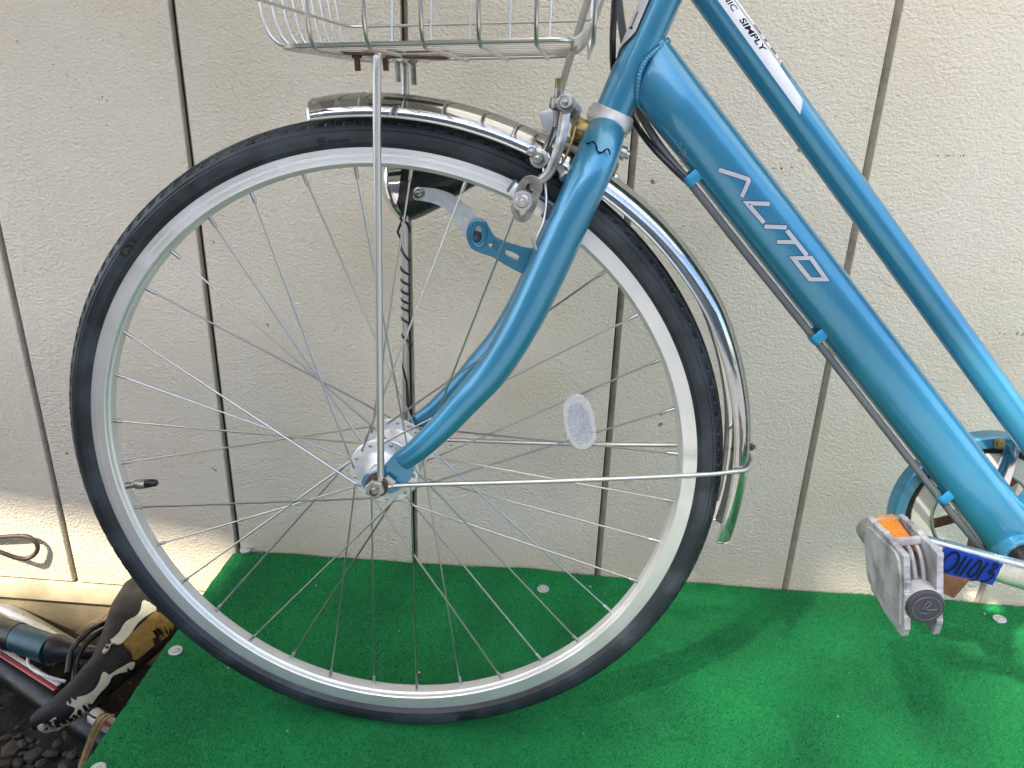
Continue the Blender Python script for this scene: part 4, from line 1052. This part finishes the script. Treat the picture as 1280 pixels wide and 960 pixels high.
# blue tape with the handwritten number
TYY = CY - .0085
tc_ = [at(1183, 683.5, TYY), at(1254, 704.5, TYY), at(1240.5, 731.5, TYY + .002), at(1170.5, 714, TYY + .002)]
def tmap(u, v_, lift=0.): p = tc_[0].lerp(tc_[1], u).lerp(tc_[3].lerp(tc_[2], u), v_); return p + Vector((0, -lift - .0008 * math.sin(u * 7) * v_, 0))
bm = bmesh.new(); g = [bm.verts.new(tmap(i / 16 + (.006 * math.sin(j * 2.3) if i in (0, 16) else 0), j / 8)) for j in range(9) for i in range(17)]
for j in range(8):
    for i in range(16): a = j * 17 + i; bm.faces.new((g[a], g[a + 1], g[a + 18], g[a + 17]))
bmesh.ops.solidify(bm, geom=bm.faces[:], thickness=.0002)
tape = bp('tape_label', bm, TAPE, crank)
STK = [[(430, 352), (370, 392), (310, 450), (268, 515), (270, 580), (300, 622), (345, 628), (420, 585), (480, 510), (512, 430), (505, 385), (470, 358), (430, 352)], [(620, 412), (540, 535), (458, 670)], [(700, 447), (610, 565), (518, 692)],
       [(812, 468), (750, 525), (660, 630), (640, 672), (660, 700), (700, 700), (760, 650), (815, 565), (835, 500), (812, 468)], [(935, 498), (845, 620), (758, 752)], [(995, 560), (1035, 522), (1070, 535), (1062, 572), (945, 638), (1000, 655), (1008, 695), (930, 755), (860, 775), (822, 770)]]
for st in STK:
    P = [at(1155 + x / 11.636, 660 + y / 11.636, TYY - .0011) for x, y in st]; bm = bmesh.new()
    tube(bm, cr(P, 6) if len(P) > 2 else P, .0011, 6, True, False, .3, (0, 1, 0)); bp('pen_stroke', bm, INK, crank)

# ---- pedal: two toothed platforms, amber reflector, ribbed barrel, dust cap
pedal = empty('pedal', (0, 0, 0), bike)
PC = Vector((ec.x + .002, 0, ec.z)); pu = Vector((-.20, 0, .98)).normalized(); pw = Vector((.98, 0, .20)).normalized()   # along the platform, through its thickness
Y0, Y1 = -.098, -.190
def P3(u, y, w_): return PC + pu * (u * .96 - .0085 + (-.10 - y) / .09 * .0155) + pw * w_ + Vector((0, y, 0))   # the body hangs a little askew on its spindle
side2 = [(-.104, .040), (-.110, .0425), (-.150, .0425), (-.182, .0405), (-.1915, .0400), (-.1915, -.0300), (-.186, -.0420), (-.150, -.0405), (-.118, -.034), (-.102, -.022), (-.099, .020)]
def toothed(pts, step=.0058, amp=.0011):
    out = []; n = len(pts); k = 0
    for i in range(n):
        a, b = Vector(pts[i]), Vector(pts[(i + 1) % n]); L_ = (b - a).length; m_ = max(1, int(L_ / step)); d = (b - a) / max(L_, 1e-9); nn = Vector((d.y, -d.x))
        for j in range(m_):
            k_ = random.uniform(-.5, 1.5); 
            for q_, am in ((.0, 0), (.2, amp * k_), (.65, amp * k_ * random.uniform(.4, 1.2)), (.8, random.uniform(-.3, .3) * amp)):
                p = a + d * (L_ * (j + q_) / m_) + nn * am * (1 if True else 0); out.append((p.x, p.y))
    return out
for s, nm in ((-1, 'platform'), (1, 'platform')):
    w0 = s * .0125
    pts = toothed(side2)
    plate(nm, pts, [], .0042, lambda u, v_, w_, w0=w0: P3(v_, u, w0 + w_), GREYP, pedal, True, .0004)
    pts2 = [(-.112, .034), (-.150, .036), (-.184, .033), (-.186, -.022), (-.180, -.034), (-.150, -.033), (-.120, -.027), (-.108, -.016), (-.107, .020)]
    oo = cr([(a, b, 0) for a, b in pts2], 4, True)
    plate('tread_pad', [(p.x, p.y) for p in oo], [], .0020, lambda u, v_, w_, w0=w0, s=s: P3(v_, u, w0 + s * .0028 + w_), GREYP, pedal, True, .0006)
for u in (.036, -.034):
    for y in (-.112, -.159):
        bm = bmesh.new(); box(bm, (0, 0, 0), (.0235, .005, .006), None, .0012)
        M = Matrix((pw, Vector((0, 1, 0)), pu)).transposed()
        for v in bm.verts: v.co = M @ v.co + P3(u + (.0025 if u > 0 else 0), y - (.004 if u < 0 else 0), 0)
        bp('cross_bar', bm, GREYP, pedal)
bm = bmesh.new(); box(bm, (0, 0, 0), (.0165, .050, .008), None, .0012); M = Matrix((pw, Vector((0, 1, 0)), pu)).transposed()
for v in bm.verts: v.co = M @ v.co + P3(.0340, -.1310, 0)
bp('amber_reflector', bm, ORANGE, pedal)
bm = bmesh.new(); lathe(bm, [(-.092, .0085), (-.100, .0105), (-.178, .0105), (-.179, .0148), (-.1935, .0152), (-.1945, .0145)][::-1], PC, (0, 1, 0), 36); bp('barrel', bm, GREYP, pedal)
for w_ in (-.0066, 0, .0066):                                 # curved ribs over the barrel
    bm = bmesh.new(); P = [P3(.030 * math.sin(a) + .002, -.168 + .012 * math.cos(a) , w_) for a in (R(q_) for q_ in range(-85, 86, 10))]
    P = [P3(u, y, w_) for u, y in ((.034, -.157), (.030, -.166), (.020, -.172), (.008, -.175), (-.010, -.176), (-.024, -.173), (-.034, -.166))]
    tube(bm, cr(P, 5), .0030, 8, True, False, .62, tuple(pw)); bp('rib', bm, GREYP, pedal)
bm = bmesh.new(); lathe(bm, [(-.1975, .0002), (-.1978, .0110), (-.1970, .0138), (-.1950, .0150), (-.190, .0150)], PC, (0, 1, 0), 40); cap = bp('dust_cap', bm, CAPM, pedal)
CAPL = mat('cap_relief', (.09, .09, .10), .5, 0)
bm = bmesh.new(); tube(bm, [PC + Vector((.0108 * math.cos(a), -.1982, .0108 * math.sin(a))) for a in (2 * PI * i / 40 for i in range(40))], .0004, 6, closed=True)
def capl(pts): tube(bm, cr([PC + Vector((x, -.1982, z)) for x, z in pts], 5), .00045, 6)
capl([(-.0035, -.0010), (-.0020, .0030), (-.0005, .0062), (.0015, .0062), (.0016, .0035), (-.0002, .0010), (-.0012, .0005)]); capl([(-.0012, .0005), (.0012, -.0010), (.0045, -.0006), (.0085, .0002)]); capl([(-.0050, -.0042), (.0, -.0045), (.0012, -.0042)])
bp('cap_emblem', bm, CAPL, pedal)
bm = bmesh.new(); lathe(bm, [(-.070, .0060), (-.100, .0060)], PC, (0, 1, 0), 16); bp('spindle', bm, DULL, pedal)

# ------------------------------------------------------------------ the scrapped bicycle below the platform
scrap = tag(empty('scrap_bicycle', (-.6, .05, GZ)), 'scrapped old bicycle lying on dark soil, its black saddle torn open to yellow foam', 'bicycle')
def sp(name, bm, m_, ang=45, parent=None):
    bmesh.ops.translate(bm, verts=bm.verts, vec=(.6, -.05, -GZ)); return obj(name, bm, m_, parent or scrap, ang)
def wz(px, py, z): return wat(px, py, 2, z)
# saddle: centre line with half widths; u along, v across
SC = [((40, 905), -.480, .013), ((62, 893), -.462, .020), ((100, 862), -.446, .025), ((138, 826), -.438, .031), ((165, 793), -.432, .044), ((186, 762), -.428, .056), ((203, 740), -.430, .060), ((217, 722), -.438, .050)]
cl = [wz(p[0], p[1], z) for p, z, h_ in SC]
CP = cr(cl, 7); HW = [float(np.interp(i / 7, range(len(SC)), [h_ for _, _, h_ in SC])) for i in range(len(CP))]
sd_ = Vector((.80, -.40, -.42)).normalized()                  # across the saddle, tipped over to the right
def sad(i, v_, lift=0.):
    i = min(max(i, 0), len(CP) - 1.001); i0 = int(i); fr = i - i0
    p = CP[i0].lerp(CP[i0 + 1], fr); k0_, k1_ = max(i - 1, 0), min(i + 1, len(CP) - 1.001)
    a = CP[int(k0_)].lerp(CP[int(k0_) + 1], k0_ - int(k0_)); b = CP[int(k1_)].lerp(CP[int(k1_) + 1], k1_ - int(k1_)); t_ = (b - a).normalized()
    c_ = (sd_ - t_ * sd_.dot(t_)).normalized(); nrm = c_.cross(t_).normalized()
    if nrm.z < 0: nrm = -nrm
    ph = v_ * R(150); r_ = HW[i0] + (HW[i0 + 1] - HW[i0]) * fr
    return p + c_ * (math.sin(ph) * r_) + nrm * ((math.cos(ph) - .75) * min(r_, .030) * .95 + lift) + c_ * (math.sin(ph) * lift)
bm = bmesh.new(); NV = 28; g = []
for i in range(len(CP)):
    for j in range(NV + 1): g.append(bm.verts.new(sad(i, -1 + 2 * j / NV)))
for i in range(len(CP) - 1):
    for j in range(NV): a = i * (NV + 1) + j; bm.faces.new((g[a], g[a + 1], g[a + NV + 2], g[a + NV + 1]))
bm.faces.new([g[j] for j in range(NV + 1)]); bm.faces.new([g[(len(CP) - 1) * (NV + 1) + j] for j in range(NV + 1)][::-1])
saddle = sp('saddle', bm, SADDLE)
def sad_hit(px, py):                                          # nearest saddle surface parameter to an image point
    best = None
    d = ray(px, py).normalized()
    for i in range(len(CP)):
        for j in range(31):
            v_ = -1 + j / 15; q_ = sad(i, v_) - CAMLOC; k = q_.dot(d); e = (q_ - d * k).length + k * .02
            if best is None or e < best[0]: best = (e, i, v_)
    e, i, v_ = best; si, sv = .5, .03
    def err(i, v_): q_ = sad(i, v_) - CAMLOC; k = q_.dot(d); return (q_ - d * k).length + k * .02
    e = err(i, v_)
    for _ in range(9):
        for di, dv in ((si, 0), (-si, 0), (0, sv), (0, -sv)):
            e2 = err(i + di, v_ + dv)
            if e2 < e: e, i, v_ = e2, min(max(i + di, 0), len(CP) - 1), v_ + dv
        si *= .6; sv *= .6
    return i, v_
def patch(name, pts, m_, lift, jag=0.):
    """a torn patch lying on the saddle, outline measured in the photograph"""
    d = []
    P = cr([(x, y, 0) for x, y in pts], 3, True)
    cu = [(p.x + random.uniform(-jag, jag), p.y + random.uniform(-jag, jag)) for p in P]
    bm = bmesh.new(); vs_ = [bm.verts.new((x, y, 0)) for x, y in cu]; f = bm.faces.new(vs_); f.normal_update()
    r_ = bmesh.ops.triangulate(bm, faces=[f])
    for _ in range(2): bmesh.ops.subdivide_edges(bm, edges=[e for e in bm.edges if e.calc_length() > 5], cuts=1); bmesh.ops.triangulate(bm, faces=bm.faces[:])
    nrm_ = {}
    for v in bm.verts:
        i, q_ = sad_hit(v.co.x, v.co.y); v.co = sad(i, q_, lift * .2); nrm_[v] = (sad(i, q_, 1) - sad(i, q_, 0)) * (lift + random.uniform(0, .0006))
    low = {tuple(v.co): nrm_[v] for v in bm.verts}
    ext = bmesh.ops.extrude_face_region(bm, geom=bm.faces[:])
    for v in ext['geom']:
        if isinstance(v, bmesh.types.BMVert): v.co += low.get(tuple(v.co), Vector())
    bmesh.ops.recalc_face_normals(bm, faces=bm.faces[:])
    bmesh.ops.translate(bm, verts=bm.verts, vec=(.6, -.05, -GZ))
    me = bpy.data.meshes.new(name); bm.to_mesh(me); bm.free(); return link(name, me, m_, saddle, 60)
def Z4(x, y): return x / 4, 720 + y / 4
patch('torn_backing', [Z4(*p) for p in [(515, 390), (545, 340), (590, 300), (630, 240), (690, 200), (712, 135), (745, 140), (778, 175), (740, 200), (690, 240), (640, 310), (600, 345), (560, 345), (545, 375)]], BACKING, .0030, .5)
patch('foam', [Z4(*p) for p in [(620, 345), (650, 300), (720, 230), (775, 185), (830, 220), (862, 262), (830, 300), (760, 350), (690, 410), (665, 420), (655, 385)]], FOAM, .0028, .3)
patch('torn_backing', [Z4(*p) for p in [(195, 745), (240, 730), (280, 705), (290, 735), (340, 710), (375, 660), (335, 645), (345, 620), (395, 605), (450, 585), (490, 540), (515, 485), (545, 495), (600, 460), (660, 430), (650, 470), (560, 500), (530, 545), (480, 600), (430, 670), (380, 720), (330, 740), (240, 772)]], BACKING, .0030, .5)
# loose tubes
def rod2(name, pts, r_, m_, seg=16): bm = bmesh.new(); tube(bm, cr([wz(*p) for p in pts], 6), r_, seg); return sp(name, bm, m_)
rod2('white_tube', [(-60, 716, -.50), (0, 757, -.51), (50, 786, -.515), (110, 822, -.525)], .0135, WTUBE)
rod2('rail_wire', [(-40, 760, -.53), (10, 776, -.53), (60, 800, -.53)], .004, ROD)
h0, h1, h2, h3 = wz(-50, 778, -.485), wz(22, 797, -.485), wz(64, 812, -.485), wz(74, 815, -.485)
hd = (h2 - h0).normalized()
bm = bmesh.new(); tube(bm, [h0, h1], .0235, 24); sp('handlebar_grip', bm, BLACKP)
bm = bmesh.new(); tube(bm, [h1 - hd * .002, h2], .0225, 24); sp('grip_band', bm, TEAL)
bm = bmesh.new(); lathe(bm, [(0, .0215), (.002, .0245), (.012, .0240), (.030, .0170), (.052, .012), (.075, .010)], h2, hd + Vector((.1, .25, 0)), 24); sp('grip_end', bm, BLACKP)
rod2('frame_tube', [(-60, 780, -.545), (0, 828, -.545), (70, 880, -.545), (150, 934, -.545)], .0215, RTUBE)
q0, q1 = [wz(*p) for p in ((-10, 808, -.523), (72, 856, -.523))]
for nm, off_, m_ in (('stripe', (0, 0), WHITEP), ('stripe', (-4, 6), REDP)):
    bm = bmesh.new(); tube(bm, [wz(-14 + off_[0], 800 + off_[1], -.5235), wz(74 + off_[0], 856 + off_[1], -.5235)], .0038, 8, True, False, .4, (0, 0, 1)); sp(nm, bm, m_)
rod2('chrome_tube', [(118, 894, -.52), (136, 906, -.52), (160, 918, -.53)], .0115, WHITEP)
bm = bmesh.new(); tube(bm, [wz(126, 901, -.508), wz(142, 909, -.508)], .003, 8); sp('stripe', bm, REDP)
for pts, r_, m_ in (([(84, 842, -.46), (90, 812, -.45), (112, 788, -.44), (138, 776, -.45), (150, 772, -.47)], .0042, BLACKP), ([(92, 850, -.47), (100, 815, -.455), (122, 792, -.45), (150, 780, -.47)], .0042, BLACKP),
                    ([(-5, 812, -.50), (20, 812, -.50), (34, 818, -.50), (36, 832, -.50), (50, 842, -.50), (66, 848, -.505), (82, 852, -.51)], .0026, WHITEP), ([(100, 884, -.5), (118, 897, -.49), (128, 893, -.48), (134, 890, -.5)], .0016, BLACKP)):
    rod2('cable', pts, r_, m_, 8)
# loop of stout cable before the wall base, with its cast shadow built in
P = cr([wat(-30, 672, 1, .292), wat(0, 671, 1, .292), wat(30, 670, 1, .292), wat(42, 675, 1, .292), wat(47, 683, 1, .292), wat(44, 692, 1, .290), wat(34, 698, 1, .285), wat(20, 697, 1, .280), wat(0, 690, 1, .275), wat(-30, 680, 1, .27)], 8)
bm = bmesh.new(); tube(bm, P, .0036, 10); sp('cable', bm, mat('dark_brown_cable_and_shadow', (.035, .024, .018), .5))

# ------------------------------------------------------------------ stones, stalk, leaf
def stone(c, r_, sq):
    bm = bmesh.new(); bmesh.ops.create_icosphere(bm, subdivisions=1, radius=r_)
    ph = random.uniform(0, 9)
    for v in bm.verts:
        k = 1 + .22 * noise2(v.co.x / r_, v.co.y / r_ + v.co.z / r_, 1.7, ph) + random.uniform(-.05, .05)
        v.co = Vector((v.co.x * k * sq[0], v.co.y * k * sq[1], v.co.z * k * sq[2]))
    bmesh.ops.rotate(bm, verts=bm.verts, matrix=Matrix.Rotation(random.uniform(0, 6), 3, 'Z'))
    o = obj('stone', bm, STONE, None, 25); o.location = c; return o
for i, (px, py, r_) in enumerate([(14, 938, .016), (28, 930, .011), (42, 944, .013), (64, 942, .012), (52, 955, .010), (22, 954, .012), (80, 958, .011), (8, 922, .010), (72, 930, .009), (38, 926, .008), (90, 944, .009), (5, 955, .012), (105, 952, .009)]):
    o = stone(wz(px, py, GZ + .022 + random.uniform(-.004, .008)), r_ * random.uniform(.7, 1.05), (random.uniform(.9, 1.4), random.uniform(.7, 1.1), random.uniform(.6, .85)))
    tag(o, 'small dull brown stone on the dark soil at the lower left corner', 'stone', 'stones on the dark soil')
bm = bmesh.new()
for _ in range(900):
    x, y = random.uniform(-.95, -.34), random.uniform(-.30, .28); s = random.uniform(.002, .006)
    r_ = bmesh.ops.create_icosphere(bm, subdivisions=1, radius=s)
    zz_ = GZ + .02 + .018 * noise2(x, y, 12)
    for v in r_['verts']: v.co = Vector((v.co.x * random.uniform(.7, 1.4), v.co.y * random.uniform(.7, 1.4), v.co.z * .7)) + Vector((x, y, zz_ + s * .3))
o = obj('gravel', bm, STONE); o['kind'] = 'stuff'
def stalk(pts, label, r_=.0035):
    r0 = wz(*pts[0]); t = tag(empty('dry_stalk', r0), label, 'stalk')
    for dx, k in ((0, 1), (2.2, .7), (-2, .5)):
        bm = bmesh.new(); P = cr([wz(p[0] + dx * (1 + .4 * i), p[1] + dx * .4, p[2]) - r0 for i, p in enumerate(pts)], 6); n = len(P)
        tube(bm, P, [r_ * k * (1 - .5 * abs(i / n - .4)) for i in range(n)], 7); obj('straw', bm, STRAW, t)
stalk([(100, 962, -.57), (108, 940, -.54), (118, 915, -.50), (124, 902, -.48), (130, 895, -.475), (136, 893, -.48)], 'bent dry straw stalk leaning against the edge of the green turf')
stalk([(96, 792, -.52), (112, 780, -.50), (126, 773, -.48), (131, 767, -.47)], 'thin dry twig sticking up beside the torn saddle', .0014)
bm = bmesh.new(); lp = [wz(*p) for p in ((98, 904, -.545), (108, 908, -.54), (117, 910, -.545), (112, 917, -.548), (104, 916, -.55))]
c_ = bm.verts.new(sum(lp, Vector()) / 5 + Vector((0, 0, .004))); vs_ = [bm.verts.new(p) for p in lp]
for i in range(5): bm.faces.new((c_, vs_[i], vs_[(i + 1) % 5]))
bmesh.ops.solidify(bm, geom=bm.faces[:], thickness=.0008)
tag(obj('leaf', bm, LEAFM), 'curled grey dry leaf below the nose of the torn saddle', 'leaf')
